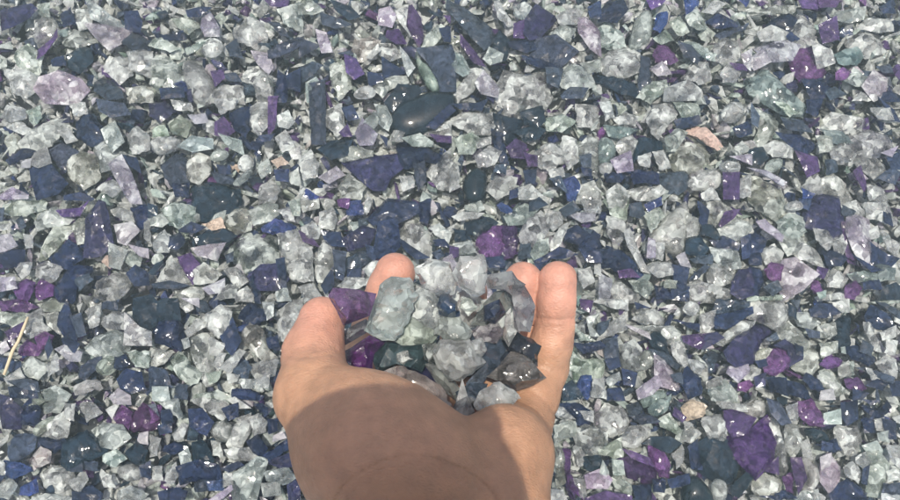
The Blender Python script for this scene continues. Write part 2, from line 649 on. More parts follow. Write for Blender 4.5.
b 560,130 620,90 710,120 700,150 620,160 570,150
c 370,250 470,160 600,170 620,300 560,330 480,370 430,300
h 640,170 720,150 780,210 780,290 720,300 660,260
r 680,310 750,290 790,330 780,380 730,405 685,370
d 500,380 560,330 640,320 680,390 640,440 540,440
n 640,320 680,310 680,440 650,420
c 30,400 100,280 170,360 190,410 110,410
c 225,350 270,320 350,370 310,410 230,415
p 140,290 200,270 240,320 210,410 170,350
l 220,250 300,230 370,220 330,300 250,280
t 5,370 60,300 70,320 30,380
r 15,300 45,270 80,290 60,310 25,330
s 30,430 100,410 190,430 130,450 40,450
c 130,450 250,430 260,480 230,500 140,500
l 270,440 370,400 370,460 300,470
c 370,350 420,330 480,400 430,440
c 390,430 430,430 430,490 330,500
c 430,460 480,430 520,480 500,500 430,500
n 490,370 530,360 550,500 520,500
c 630,450 680,440 700,500 640,500
s 380,280 420,270 420,310 390,320
t 0,30 40,40 40,80 0,90
@300,200
c 0,10 90,0 90,40 20,60
h 100,60 160,40 180,90 160,140 100,130
h 10,140 60,110 100,150 90,190 20,190
h 75,300 110,210 160,200 165,290 140,390 90,390
v 190,10 250,0 240,50 200,40
b 240,10 300,0 310,60 240,70
c 320,40 340,-20 360,10 345,60 325,60
n 350,80 440,-10 560,10 600,60 480,110 380,110
n 600,20 650,0 640,110 600,100
h 500,150 530,110 600,115 650,160 665,210 630,270 580,240 510,190
c 650,140 700,120 750,160 740,210 680,170
d 220,200 310,140 370,150 340,220 250,250
s 230,290 330,250 360,300 280,340 230,330
n 500,190 580,250 640,290 580,300 520,240
n 670,200 720,200 750,240 680,230
p 0,160 60,190 90,230 20,210
c 0,230 60,240 60,390 0,390
n 110,430 170,350 170,430 130,465
s 170,260 230,270 220,370 180,350
c 200,430 240,390 340,390 350,420 260,450
c 320,350 370,310 400,330 350,390
n 400,130 480,110 490,220 430,280 370,270 390,180
s 660,270 700,250 720,280 690,300
l 720,300 750,280 750,340
c 0,430 60,410 100,480 20,500
n 110,160 200,170 220,230 140,220
n 240,350 300,345 300,385 240,385
n 180,355 220,375 215,400 180,390
n 330,230 390,240 370,300 340,280
n 500,20 580,20 560,60 500,60
@450,200
c 80,30 150,10 170,40 140,60 80,50
l 20,80 70,60 160,70 130,90 50,100
t 80,110 190,80 230,110 150,170 90,150
b 240,20 260,10 330,60 320,80 260,50
g 280,80 370,20 440,40 380,110 300,120
v 140,220 150,170 230,130 260,130 270,200 240,290 170,280
P 250,130 330,120 340,190 320,260 250,280 265,200
h 360,170 380,100 450,60 500,100 480,160 420,220 370,210
h 480,50 550,60 560,110 520,150 490,110
c 410,260 440,200 490,190 490,250 430,300
c 510,200 560,130 600,110 560,200 540,260 510,240
n 575,160 630,130 680,170 640,220 580,200
n 640,180 720,140 750,170 750,240 660,230
n 430,310 540,250 620,280 560,300 500,300 450,350
t 20,150 80,160 100,200 30,210
c 20,220 100,210 130,260 50,270
p 0,240 40,250 40,290 0,300
l 600,70 720,60 720,100 660,110
s 550,50 610,20 640,60 580,80
c 660,0 750,0 750,60 680,60
n 180,300 260,290 270,340 200,340
s 350,220 400,220 400,280 350,290
t 440,0 480,40 400,60 400,20
c 720,330 750,320 750,380 720,370
n 650,250 750,260 750,320 680,310
c 650,350 700,340 720,400 670,430 650,400
@600,200
c 30,0 90,-60 140,-10 130,80 80,80
c 45,80 130,90 130,160 90,230 50,160
s 150,30 200,20 220,70 190,90 150,80
b 220,30 300,-10 300,30 240,60
n 0,180 90,250 150,270 240,410 200,400 130,320 60,260 0,300
n 0,240 110,250 170,330 120,370 60,330 0,330
p 90,360 150,350 190,390 100,390
l 120,180 150,160 200,270 240,350 200,340 140,240
l 240,200 270,210 270,290 230,290
f 250,190 330,90 440,-10 450,90 430,240 380,260 330,220
c 230,60 290,35 320,80 260,150 240,120
h 270,220 320,220 310,300 280,290
c 230,340 290,310 350,320 360,370 290,380
n 490,20 540,60 530,130 500,120
c 520,10 600,0 660,40 580,130 540,100
p 590,130 620,70 690,55 660,100 600,140
c 590,150 680,100 740,110 750,150 700,200 620,180
n 560,200 620,180 690,220 680,250 580,230
c 560,240 680,250 700,330 640,340 580,300
h 545,380 570,320 660,330 690,390 620,420 560,420
t 510,130 560,130 600,190 570,200 510,170
t 440,200 500,180 540,240 510,280 440,260
s 450,390 520,330 540,340 490,390 450,400
c 430,430 510,400 600,420 660,450 640,500 450,500
c 160,400 230,400 270,430 230,480 180,450
c 30,430 110,400 180,460 170,500 40,500
n 280,430 340,440 370,490 290,490
n 360,330 440,340 430,430 380,400
l 380,290 420,270 450,340 400,330
s 460,290 560,270 560,320 480,310
c 330,400 380,410 370,440 320,440
n 700,200 750,180 750,280 710,290
d 670,410 700,360 750,350 780,420 760,470 700,490 660,460
c 0,370 60,400 50,480 0,490
c 430,60 500,100 490,170 440,180
n 360,420 440,440 440,500 370,490
@750,200
c 20,0 170,-20 180,40 140,90 70,50
r 180,20 250,0 265,50 180,50
d 290,60 330,0 350,-30 440,-10 455,110 430,190 400,180 300,120
l 480,110 510,90 590,110 605,250 590,320 560,310 510,240 480,170
p 455,130 480,130 500,230 560,310 500,290 465,200
c 145,110 200,70 270,80 270,150 240,190 160,170
c 150,180 260,180 290,240 200,270
l 40,110 80,100 150,180 140,210 60,140
h 60,250 130,220 170,260 160,310 90,310
h 230,260 270,220 330,250 370,330 300,310 260,290
n 0,170 90,190 70,250 0,270
n 0,270 50,270 60,320 0,320
v 75,350 110,320 160,330 150,400 100,400
l 150,370 170,310 220,305 320,380 260,440 180,485 165,450
p 330,340 390,350 370,390 330,380
h 385,390 430,340 490,390 460,430 400,425
v 480,430 530,410 560,440 520,490 480,480
n 370,270 430,250 480,290 450,330 380,330
c 320,150 380,160 410,210 380,250 330,200
c 410,220 450,160 475,220 460,270 420,250
n 600,210 680,270 740,290 700,330 620,320
q 610,280 660,320 725,340 720,390 650,400 650,350
c 600,150 640,130 650,180 610,190
c 660,160 740,220 740,280 690,250
c 460,20 540,0 580,60 560,90 480,70
c 580,20 680,0 740,110 700,110 600,80
n 660,60 700,70 710,130 670,110
n 590,330 650,350 600,360 500,290
c 510,360 580,350 650,370 640,400 540,400
n 560,420 630,410 640,450 570,450
t 660,440 720,420 750,440 750,490 660,490
c 370,480 440,465 500,500 370,500
n 0,340 50,350 70,400 40,470 0,470
s 70,440 130,410 150,450 110,480
c 0,485 150,480 150,500 0,500
n 240,0 300,0 290,50 260,40
s 460,30 520,60 500,90 460,80
q 330,470 370,460 370,490 340,500
@0,300
c 0,60 130,65 120,110 60,130 0,100
v 0,10 100,0 170,30 120,55 20,50
c 190,20 250,-10 320,20 300,50 220,50
c 140,80 200,45 200,110 240,140 150,180 120,150
c 220,70 280,60 300,120 290,160 230,120
p 30,160 120,110 110,170 60,200
v 170,180 210,155 260,180 240,230 190,240
v 90,240 130,200 190,240 180,270 100,270
c 105,330 150,280 210,320 230,340 180,390 120,370
n 310,200 340,180 390,220 370,260 330,240
n 310,90 350,20 370,120 380,190 330,180 300,130
l 290,250 330,230 400,260 390,300 340,300
s 370,100 420,80 430,170 390,180
c 420,230 470,180 560,150 640,180 620,240 560,280 480,280
c 500,90 560,60 640,70 630,140 520,130
c 430,60 500,20 490,120 450,130
l 640,80 700,140 750,160 750,220 630,220
t 670,0 750,-20 780,20 770,110 720,150 670,80
s 390,340 430,300 490,285 470,340 420,390 390,380
f 465,340 500,290 540,275 575,310 560,350 510,370
n 575,290 630,280 650,320 610,350 580,340
n 590,400 630,350 700,370 720,440 660,460 610,440
h 370,430 430,400 490,405 500,440 380,470
c 290,280 300,350 250,380 240,330
s 130,400 190,410 200,460 110,440 60,410
n 60,440 180,430 190,490 70,490
c 210,450 270,430 340,470 320,500 220,500
n 230,240 260,190 270,250 240,290
c 30,390 100,350 120,390 50,420
n 40,310 100,310 100,350 50,360
l 560,490 600,450 650,480 650,520 580,520
n 0,310 30,320 20,350 0,350
c 640,260 740,260 740,330 680,330
s 500,20 590,0 580,50 510,40
@150,300
t 10,30 60,0 130,0 140,90 60,100 20,80
n 10,140 30,100 130,95 155,200 130,240 60,210 20,200
c 140,0 210,0 210,40 180,60
c 285,75 350,30 400,60 390,140 340,180 290,130
h 180,150 230,90 290,120 240,150 190,180
c 200,190 250,170 300,180 300,330 270,390 240,370 200,270
c 90,290 140,250 190,320 240,350 220,400 180,415 130,370
n 355,180 410,100 450,200 410,270 380,240
n 450,50 500,10 560,40 570,90 500,110 440,80
k 465,160 500,120 560,150 580,230 620,270 560,290 480,220
n 585,200 640,180 650,250 600,240
c 500,340 560,300 630,300 610,370 530,390
c 310,320 350,270 380,270 350,350
g 360,340 440,250 470,260 410,360
s 400,350 470,300 500,340 480,390 430,390
c 440,400 540,400 560,450 470,440
n 420,450 500,450 560,480 540,500 420,490
c 630,60 700,0 750,0 750,130 680,190 640,170
c 570,20 620,20 620,80 590,100
c 300,190 370,220 350,270 300,270
c 0,240 100,260 60,310 0,330
s 0,340 70,350 100,430 0,440
c 540,400 600,380 590,440 550,430
s 220,0 280,10 300,60 240,60
c 220,470 330,450 400,480 400,500 220,500
s 130,420 180,430 180,490 120,490
l 170,0 ,-10 250,0 250,40
c 160,200 190,190 200,230 170,240
c 290,370 360,360 340,410 300,420
c 390,370 450,380 440,410 400,420
g 20,440 90,440 100,500 20,500
@560,300
c 375,90 420,50 480,45 515,90 500,115 420,110
c 390,120 450,130 560,130 600,180 560,230 500,160 400,140
t 440,180 480,160 530,170 540,260 480,240
c 560,230 610,200 640,310 620,330 570,280
p 610,190 680,175 750,170 750,220 690,245 620,215
c 310,230 380,200 410,240 400,340 340,350 310,300
f 400,310 430,240 480,280 460,330 410,345
l 480,370 480,290 540,280 560,340 610,380 600,440 500,420
s 460,250 540,270 600,320 580,340 500,300
b 90,430 110,385 155,385 160,440 140,490 110,480
h 20,370 40,230 90,240 110,290 220,290 200,370 60,400
n 70,210 130,220 190,210 220,240 120,265
g 150,130 190,180 150,180 130,100 190,80
h 200,190 210,140 320,70 330,140 260,170
s 190,120 250,100 220,160 180,180
n 230,300 290,290 300,330 250,350
t 20,440 60,410 110,490 60,500 20,500
c 170,400 220,400 230,490 160,480
n 310,350 380,370 370,430 320,420
l 330,130 430,170 440,200 350,150
p 100,0 160,10 150,60 110,40
c 170,0 330,0 330,50 260,40
n 370,20 440,45 380,50
c 570,70 590,40 600,60 590,80
r 615,40 650,5 700,40 660,85 620,60
n 570,100 650,120 690,120 690,160 620,130
c 700,90 750,70 750,160 700,160
n 605,400 640,340 700,400 710,460 650,480
l 390,450 480,380 500,430 460,470 400,490
q 410,490 440,460 510,450 540,500 430,530
s 550,380 600,370 610,420 570,410
c 100,160 170,200 100,200 70,140
s 220,200 280,190 290,280 230,280
c 230,400 290,360 300,400 250,430
n 240,450 300,440 320,500 240,500
c 640,300 720,320 700,370 660,350
@700,300
n 75,80 180,60 250,40 250,70 190,110 130,140 85,140
s 95,0 240,0 240,30 130,60 70,60
c 270,0 420,0 440,80 400,150 330,110 260,80
d 120,260 200,180 270,130 350,120 380,150 310,210 270,300 180,325 140,300
c 90,200 200,110 270,110 250,140 130,220
d 0,190 70,170 100,200 30,240 10,250
l 140,340 230,320 240,360 180,410 130,370
n 550,50 590,20 640,30 680,70 610,90 560,80
c 480,60 540,60 600,110 560,140 500,120
c 600,130 680,110 700,160 650,190 590,180
t 680,110 720,80 750,90 750,220 690,230
c 390,170 450,110 550,210 520,240 430,200
d 380,230 430,205 510,250 510,290 450,320 440,250
v 330,310 370,250 420,240 460,290 440,340 370,370 340,350
c 220,370 260,325 300,350 290,390 240,400
n 270,310 320,300 330,330 290,340
d 270,390 320,370 310,430 270,440
v 190,420 240,400 260,430 230,460 190,450
c 480,330 520,240 600,260 600,330 560,370
c 600,220 680,210 680,260 610,280
v 610,320 650,270 710,300 700,330 640,340
c 600,380 650,350 700,440 660,450 610,420
n 530,370 590,400 620,460 550,440 520,400
c 50,450 130,400 190,470 180,500 70,500
c 30,410 100,380 110,430 40,440
c 690,340 740,310 750,370 700,390
t 430,20 470,50 480,100 440,80
n 340,390 430,390 440,470 360,450
n 440,400 520,420 560,490 460,470
s 370,170 380,200 340,210 320,200
c 280,270 320,240 360,250 320,300 290,300
l 600,460 650,450 660,500 590,500
c 660,20 740,0 740,60 700,60
c 0,80 70,60 60,130 20,160
s 520,150 590,160 590,190 540,190
@800,300
n 340,80 370,30 450,70 480,130 400,135 350,110
c 410,160 480,130 480,180 420,200
c 320,120 360,120 390,200 410,250 370,240
n 230,240 330,230 380,300 340,320 270,290
c 400,310 440,280 490,300 490,380 420,350
c 110,360 150,340 240,450 190,470 120,410
c 200,320 270,310 270,370 210,380
v 230,400 290,390 330,440 290,460 240,440
h 320,345 350,350 385,395 350,400
n 380,400 430,420 400,450 330,430
s 300,340 330,340 440,390 430,420 380,390
s 400,0 500,60 490,90 420,40
n 440,420 500,410 500,480 450,480
n 260,450 330,470 300,500 260,500
q 200,240 220,235 225,270 205,265
s 300,210 350,240 340,280 290,260
c 440,200 490,210 480,270 430,260
n 10,240 -30,220 -20,270 10,280
@0,400
d 0,50 0,-20 60,0 110,50 90,130 0,130
n 110,40 150,0 200,50 180,120 110,110
h 215,170 240,110 310,65 335,120 330,180 270,185
f 165,160 200,110 280,80 220,160 190,180
c 210,30 260,0 310,20 290,60 220,60
t 310,210 420,165 515,240 505,265 400,310 330,345 305,300
g 430,160 500,115 600,130 650,190 570,240 490,225
s 40,220 80,180 170,170 160,240 130,270 50,310
n 190,190 300,190 320,210 260,260 190,230
b 20,310 110,320 150,350 60,390 30,370
k 150,300 200,240 250,260 240,310 170,345
c 190,380 240,330 340,350 350,410 290,470 210,430
t 630,270 690,210 730,260 710,330 660,300
v 560,80 600,30 650,60 630,140 580,110
v 650,70 700,20 780,60 770,130 700,150 640,140
l 540,50 600,10 560,90
r 570,350 640,315 700,350 690,390 620,405
h 500,400 500,350 550,380 560,435 520,430
c 510,270 570,250 620,290 570,330 510,310
n 370,460 450,430 500,470 490,500 370,500
b 110,440 180,400 190,460 150,480 100,470
c 0,430 50,390 80,430 40,490 0,480
c 350,400 420,360 440,400 400,450 360,440
s 360,350 420,320 420,360 370,360
s 430,310 490,310 490,350 430,350
c 390,20 450,10 500,60 430,100
c 330,20 380,30 370,100 340,90
n 0,380 40,380 20,410
c 160,480 240,470 370,490 370,510 150,510
n 710,340 760,310 760,390 720,380
c 590,460 650,430 730,470 700,500 600,500
l 700,170 740,160 740,220 690,210
c 0,300 25,320 20,370 0,370
c 100,90 ,-10 180,-40 210,10
@150,400
c 210,0 290,-10 380,10 380,60 350,90 300,60
n 370,50 440,20 440,80 400,100
l 390,0 430,-10 500,40 440,40
n 520,20 560,20 600,50 570,80
r 300,140 340,100 400,120 390,200 340,200 305,180
h 385,210 430,100 490,75 500,130 450,240 400,240
c 500,90 540,70 580,110 570,150 520,170
n 590,100 640,100 640,150 600,170
n 200,55 260,50 310,110 280,170 210,130
t 210,220 250,200 290,240 310,310 220,310
n 150,340 250,310 330,330 340,400 210,400 160,420
t 200,130 240,170 230,200 190,200
h 20,340 60,330 70,400 20,400
h 90,350 130,320 150,370 120,410 80,400
c 150,270 190,240 210,310 160,320
n 80,230 120,210 180,240 120,270 70,255
c 390,280 380,250 490,240 540,290 480,300 430,300
g 415,380 530,300 580,310 550,400 520,500 430,520 415,450
n 490,210 540,180 580,240 560,290 520,260
n 580,270 640,230 690,190 680,250 600,300
d 590,310 700,270 730,330 650,340
c 580,360 680,340 730,390 660,420 590,400
s 220,420 290,380 300,440 230,460
n 50,460 130,440 180,460 170,500 60,500
l 300,500 400,430 410,450 340,510
n 360,340 440,310 470,330 400,360
n 290,410 370,400 360,450 300,450
n 60,60 110,50 120,110 70,120
c 120,170 160,120 190,130 170,190 130,200
v 0,10 50,30 40,90 0,110
s 0,30 ,0 30,20 50,80
n 40,130 110,120 110,160 50,170
g 560,420 640,410 650,470 570,480
c 310,210 350,220 370,290 320,270
c 0,180 50,200 30,270 0,280
c 50,10 140,0 160,80 140,90
c 370,370 410,370 410,420 370,430
l 620,180 660,160 680,190 620,210
d 690,430 750,390 750,500 700,500
@540,400
h 275,80 340,25 420,45 445,90 430,150 360,170 300,140
h 175,160 230,130 330,160 330,230 280,270 220,260 180,200
c 300,250 400,195 410,280 370,285 310,270
c 420,180 460,135 540,130 550,170 480,230 430,220
v 550,240 580,210 620,250 650,320 640,380 600,370 560,300
P 410,300 460,290 570,340 580,400 520,410 450,380 420,340
p 460,260 540,290 560,330 460,290 420,250
t 520,220 560,190 640,190 690,220 640,260 560,230
t 220,290 300,280 320,320 270,350 230,340
c 360,400 390,370 460,430 450,480 400,450
l 230,380 300,350 350,400 330,440 240,440
v 120,260 160,260 160,300 150,360 200,440 210,480 150,430 130,350
c 80,130 170,110 190,180 120,190 80,220
c 80,230 120,260 130,400 90,430
c 50,450 110,450 130,500 50,500
c 60,0 120,40 170,90 90,80
n 110,20 200,20 260,60 240,130 190,110
q 545,40 600,0 650,-20 630,50 590,75 550,60
c 600,100 650,70 700,150 680,170 610,130
s 450,80 560,80 590,110 510,120
p 670,40 720,90 700,110 660,80
c 690,170 740,130 780,160 730,205 680,200
c 360,300 410,310 420,370 370,370
n 470,430 550,430 550,500 480,490
c 665,270 710,230 720,290 690,340
p 240,490 330,460 440,480 440,510 240,510
n 640,400 740,370 740,420 660,440
c 200,60 260,60 260,110 220,100
c 170,240 200,220 240,310 200,330
c 150,400 220,400 230,490 200,480
n 560,400 620,400 620,460 570,450
g 290,390 310,310 340,360 340,410
@680,400
t 80,240 160,190 220,200 290,270 290,330 270,400 190,395 110,340
p 230,60 290,55 380,90 330,170 270,180 235,130
V 220,195 340,170 440,90 475,200 450,290 370,380 320,320 240,230
c 120,95 200,80 230,150 210,200 150,180 120,130
c 190,0 330,20 330,55 220,40
r 330,20 420,-10 440,70 390,80 340,60
s 440,0 500,20 540,110 490,120 450,70
c 450,110 490,110 540,270 540,360 510,385 480,330 490,230
c 540,110 590,140 615,200 580,280 540,240 530,160
w 600,440 650,400 600,290 640,300 690,340 700,400 660,460
v 510,390 560,370 560,460 530,450
p 550,300 600,300 620,390 580,460 560,370
p 410,350 480,290 480,370
c 370,400 430,370 500,400 500,460 400,480 370,450
T 20,440 60,370 120,400 180,490 150,520 20,520
o 15,40 60,0 130,30 110,80 40,100
c 20,160 60,130 100,170 60,210 20,200
t 260,430 350,350 370,400 300,480 270,470
f 165,400 235,400 240,500 170,500
n 40,240 90,200 90,260 110,340 60,330
v 590,40 640,20 700,70 720,120 650,120 600,80
T 615,150 690,140 740,180 740,210 680,210
c 590,460 690,450 700,500 590,500
l 700,290 750,270 750,340 710,350
n 380,480 ,-20 500,480 480,500
n 480,470 530,450 580,490 480,500
c 610,220 650,200 660,290 620,290
c 0,60 0,100 60,120 20,150
c 530,40 580,20 580,100 540,100
n 700,210 750,220 750,260 700,250
@800,400
c 200,140 300,130 320,200 300,260 240,260 200,200
c 280,290 330,260 350,310 310,335 280,310
g 340,280 390,270 440,330 430,400 410,470 350,460 345,370
g 320,230 380,210 410,250 400,290 350,270
c 430,230 500,240 500,340 450,300
h 440,360 490,340 500,400 440,410
c 220,340 260,310 300,360 290,410 230,370
l 110,300 150,275 210,340 200,420 150,450 110,400
n 170,470 240,400 330,460 320,500 180,500
n 320,100 370,90 380,160 330,160
n 410,100 480,110 480,190 430,190
g 120,70 190,50 190,120 120,120
n 210,20 290,10 290,90 240,120 210,80
n 330,20 400,50 450,0 470,30 400,90 350,60
g 380,170 430,160 440,210 390,200
n 100,220 180,200 200,250 130,250
c 0,480 60,450 120,490 110,510 0,510
n 310,350 345,330 340,420 310,410
s 430,420 500,420 500,470 420,460
v 0,10 60,0 110,60 60,90 0,60
c 410,470 500,480 500,510 420,510
n 340,30 ,40 380,10 300,0
c 380,100 420,90 410,150 385,150
"""

# ---------------------------------------------------------------- shards traced from the place
shards = []
ox = oy = 0
for ln in DATA.strip().splitlines():
    if ln[0] == '@':
        ox, oy = map(float, ln[1:].split(','))
        continue
    code, *pts = ln.split()
    pp = []
    for q in pts:
        a, _, b_ = q.partition(',')
        if a and b_:
            pp.append((ox + float(a) / 5, oy + float(b_) / 5))
    if len(pp) < 3:
        continue
    ar = 0.5 * sum(pp[i][0] * pp[(i + 1) % len(pp)][1] - pp[(i + 1) % len(pp)][0] * pp[i][1] for i in range(len(pp)))
    if ar < 0:
        pp.reverse()
        ar = -ar
    if ar < 12:
        continue
    cx = sum(p[0] for p in pp) / len(pp)
    cy = sum(p[1] for p in pp) / len(pp)
    shards.append(dict(code=code, pts=pp, area=ar, c=(cx, cy)))


def seg_dist(p, poly):
    a = poly
    b = np.roll(poly, -1, axis=0)
    ab = b - a
    ap = p[:, None, :] - a[None]
    t = np.clip((ap * ab).sum(-1) / np.maximum((ab ** 2).sum(-1), 1e-9), 0, 1)
    d = ap - t[..., None] * ab
    return np.sqrt((d ** 2).sum(-1)).min(1)


def inside(p, poly):
    x, y = p[:, 0], p[:, 1]
    c = np.zeros(len(p), bool)
    j = len(poly) - 1
    for i in range(len(poly)):
        xi, yi = poly[i]
        xj, yj = poly[j]
        cond = ((yi > y) != (yj > y)) & (x < (xj - xi) * (y - yi) / (yj - yi + 1e-12) + xi)
        c ^= cond
        j = i
    return c


def shard_mesh(poly, prof, thick, r, fine=1.0):
    """poly: outline in mm (n,2), ccw. Returns verts (mm, top about z=0) and triangles."""
    poly = np.array(poly, float)
    size = math.sqrt(max(1.0, abs(0.5 * np.sum(poly[:, 0] * np.roll(poly[:, 1], -1) - np.roll(poly[:, 0], -1) * poly[:, 1]))))
    if prof == 'dome':                       # round the corners
        for _ in range(2):
            nx = np.roll(poly, -1, axis=0)
            poly = np.stack([poly * .75 + nx * .25, poly * .25 + nx * .75], 1).reshape(-1, 2)
    out = []
    step = (2.2 if prof == 'chunk' else 4.5) / fine
    for i in range(len(poly)):
        a, b = poly[i], poly[(i + 1) % len(poly)]
        k = max(1, int(np.linalg.norm(b - a) / step)) if prof != 'dome' else 1
        nrm = np.array([b[1] - a[1], a[0] - b[0]])
        nrm = nrm / (np.linalg.norm(nrm) + 1e-9)
        for j in range(k):
            q = a + (b - a) * j / k
            if prof != 'dome':
                q = q + nrm * r.normal() * (0.045 if prof == 'chunk' else 0.02) * min(size, 9 if prof == 'flat' else 7)
            out.append(q)
    out = np.array(out)
    lo, hi = out.min(0), out.max(0)
    sp = {'chunk': 2.3, 'dome': 1.7, 'flat': 4.2}[prof] / fine
    sp = max(sp, size / (11 * fine))
    n = int((hi - lo).prod() / (sp * sp)) + 8
    cand = r.uniform(lo, hi, (n * 3, 2))
    cand = cand[inside(cand, out)]
    dd = seg_dist(cand, out) if len(cand) else np.zeros(0)
    keep = []
    for q, d_ in zip(cand, dd):
        if d_ < sp * 0.45:
            continue
        if all((q[0] - o[0]) ** 2 + (q[1] - o[1]) ** 2 > (sp * .8) ** 2 for o in keep):
            keep.append(q)
    inn = np.array(keep) if keep else np.zeros((0, 2))
    nb_ = len(out)
    allp = np.vstack([out, inn]) if len(inn) else out
    vs, es, fs, *_rest = delaunay_2d_cdt([Vector(p) for p in allp], [], [list(range(nb_))], 1, 1e-4)
    V = np.array([(v.x, v.y) for v in vs])
    d = seg_dist(V, out)
    emax = max(d.max(), 1e-3)
    e = d / emax
    T = thick
    if prof == 'flat':
        bev = 0.22 + 0.2 * r.random()
        z = np.minimum(1, e / bev) * T
        g = r.normal(size=2) * 0.10
        # a crease across the face: two planes meeting
        a = r.random() * 6.28
        cdir = np.array([math.cos(a), math.sin(a)])
        s = (V - V.mean(0)) @ cdir
        z = z - np.maximum(0, s) * (0.10 + 0.25 * r.random()) * np.minimum(1, e / bev)
        z = z + (V - V.mean(0)) @ g + r.normal(size=len(V)) * 0.10 * T * np.minimum(1, e / bev)
    elif prof == 'dome':
        z = np.sqrt(np.clip(1 - (1 - e) ** 2, 0, 1)) * T
    else:
        z = np.minimum(1, (e / 0.55)) ** 0.8 * T
        for _ in range(4):                   # big random fracture planes
            a = r.random() * 6.28
            cdir = np.array([math.cos(a), math.sin(a)])
            s = (V - V.mean(0)) @ cdir
            z = np.minimum(z, T * (0.75 + 0.3 * r.random()) - s * (0.2 + 0.5 * r.random()))
        z = z + r.normal(size=len(V)) * 0.06 * min(T, 6) 
    on_edge = d < 1e-3 * size + 1e-3
    nv = len(V)
    top = np.column_stack([V, z])
    tri = [tuple(f) for f in fs]
    # underside: the outline again, drawn in, and a centre point
    c0 = out.mean(0)
    # boundary loop of the cdt
    cnt = {}
    for f in tri:
        for i in range(len(f)):
            a, b = f[i], f[(i + 1) % len(f)]
            cnt[(a, b)] = 1
    bnd = [(a, b) for (a, b) in cnt if (b, a) not in cnt]
    ids = sorted({a for a, b in bnd})
    mp = {v: nv + i for i, v in enumerate(ids)}
    c0 = V[ids].mean(0)
    low = np.array([[*(c0 + (V[i] - c0) * 0.72), min(z[i], 0) - T * (0.55 + 0.25 * r.random())] for i in ids])
    cen = nv + len(ids)
    verts = np.vstack([top, low, [[c0[0], c0[1], -T * 1.0]]])
    for a, b in bnd:
        tri.append((b, a, mp[a]))
        tri.append((b, mp[a], mp[b]))
        tri.append((mp[b], mp[a], cen))
    return verts, tri


def mesh_from(name, verts, faces, mats, tint=None, smooth=False, ftint=None, soft=0):
    me = bpy.data.meshes.new(name)
    me.from_pydata([tuple(v) for v in verts], [], [tuple(f) for f in faces])
    for m in mats:
        me.materials.append(m)
    at = me.color_attributes.new('tint', 'FLOAT_COLOR', 'POINT')
    if tint is not None:
        at.data.foreach_set('color', np.tile(np.array([*tint, 1.0], np.float32), len(me.vertices)))
    elif ftint is not None:
        at.data.foreach_set('color', np.column_stack([ftint, np.ones(len(ftint))]).astype(np.float32).ravel())
    if smooth:
        me.polygons.foreach_set('use_smooth', np.ones(len(me.polygons), bool))
    me.update()
    if soft:
        me.polygons.foreach_set('use_smooth', np.ones(len(me.polygons), bool))
        me.set_sharp_from_angle(angle=math.radians(soft))
    return me


def link(name, me, loc=(0, 0, 0), parent=None):
    o = bpy.data.objects.new(name, me)
    COL.objects.link(o)
    o.location = tuple(loc)
    if parent:
        o.parent = parent
    return o


def tag(o, label=None, cat=None, group=None, kind=None):
    for k, v in (('label', label), ('category', cat), ('group', group), ('kind', kind)):
        if v:
            o[k] = v
    return o


def vary(t, r, s=0.18):
    k = math.exp(r.normal() * s)
    return tuple(min(0.85, max(0.005, c * k * (1 + r.normal() * 0.04))) for c in t)


ZREF = 0.010


def build_shard(s, r):
    mi, tint, prof, nm, look = K[s['code']]
    W = np.array([ground(u, v, ZREF)[:2] for u, v in s['pts']]) * 1000
    if 0.5 * np.sum(W[:, 0] * np.roll(W[:, 1], -1) - np.roll(W[:, 0], -1) * W[:, 1]) < 0:
        W = W[::-1]
    c = W.mean(0)
    W = c + (W - c) * 1.19
    if prof == 'flat' and s['code'] in 'nts' and r.random() < 0.45:
        prof = 'chunk'
    size = math.sqrt(s['area']) * 0.55       # mm
    thick = min(9.0, max(1.6, size * {'flat': 0.20, 'chunk': 0.42, 'dome': 0.5}[prof]))
    verts, tri = shard_mesh(W - c, prof, thick, r)
    # small ones ride higher, so that their faces are seen over larger neighbours
    ztop = 12.0 + r.uniform(-1.8, 1.8) + max(0, 6 - size * 0.5) * 0.35
    verts = verts.copy()
    if prof == 'flat':
        t = r.normal(size=2) * 0.13
        verts[:, 2] += verts[:, :2] @ t
    z0 = ztop - thick
    me_args = (verts / 1000.0, tri, vary(tint, r), mi, prof)
    loc = (c[0] / 1000, c[1] / 1000, z0 / 1000)
    return me_args, loc


shards.sort(key=lambda s: -s['area'])
N_THINGS = 290
things, rest = shards[:N_THINGS], shards[N_THINGS:]

# landmarks that labels can lean on
LM = [((703, 133), 'rosy orange crusted stone'), ((425, 108), 'largest glossy teal nugget'), ((440, 72), 'broad smoky slab'),
      ((197, 80), 'big milky white lump'), ((810, 62), 'upper violet chunk'), ((780, 92), 'large pale aqua chunk'),
      ((375, 172), 'broad flat indigo shard'), ((475, 184), 'oval teal nugget'), ((495, 240), 'glowing magenta chunk'),
      ((212, 200), 'big dark teal block'), ((558, 262), 'little fingertip'), ((396, 254), 'index fingertip'), ((285, 340), 'thumb'),
      ((822, 210), 'glinting indigo shard'), ((15, 345), 'dry straw'), ((136, 409), 'magenta chunk'),
      ((796, 280), 'lilac triangular wedge'), ((585, 387), 'cobalt blue chip'), ((750, 442), 'deep violet slab'),
      ((82, 450), 'dark teal diamond slab'), ((808, 478), 'white crescent'), ((240, 465), 'tall frosted slab'),
      ((690, 228), 'pale triangular slab'), ((110, 190), 'lilac edged shard'), ((230, 30), 'grey glass boulder')]
LOOKALT = {}


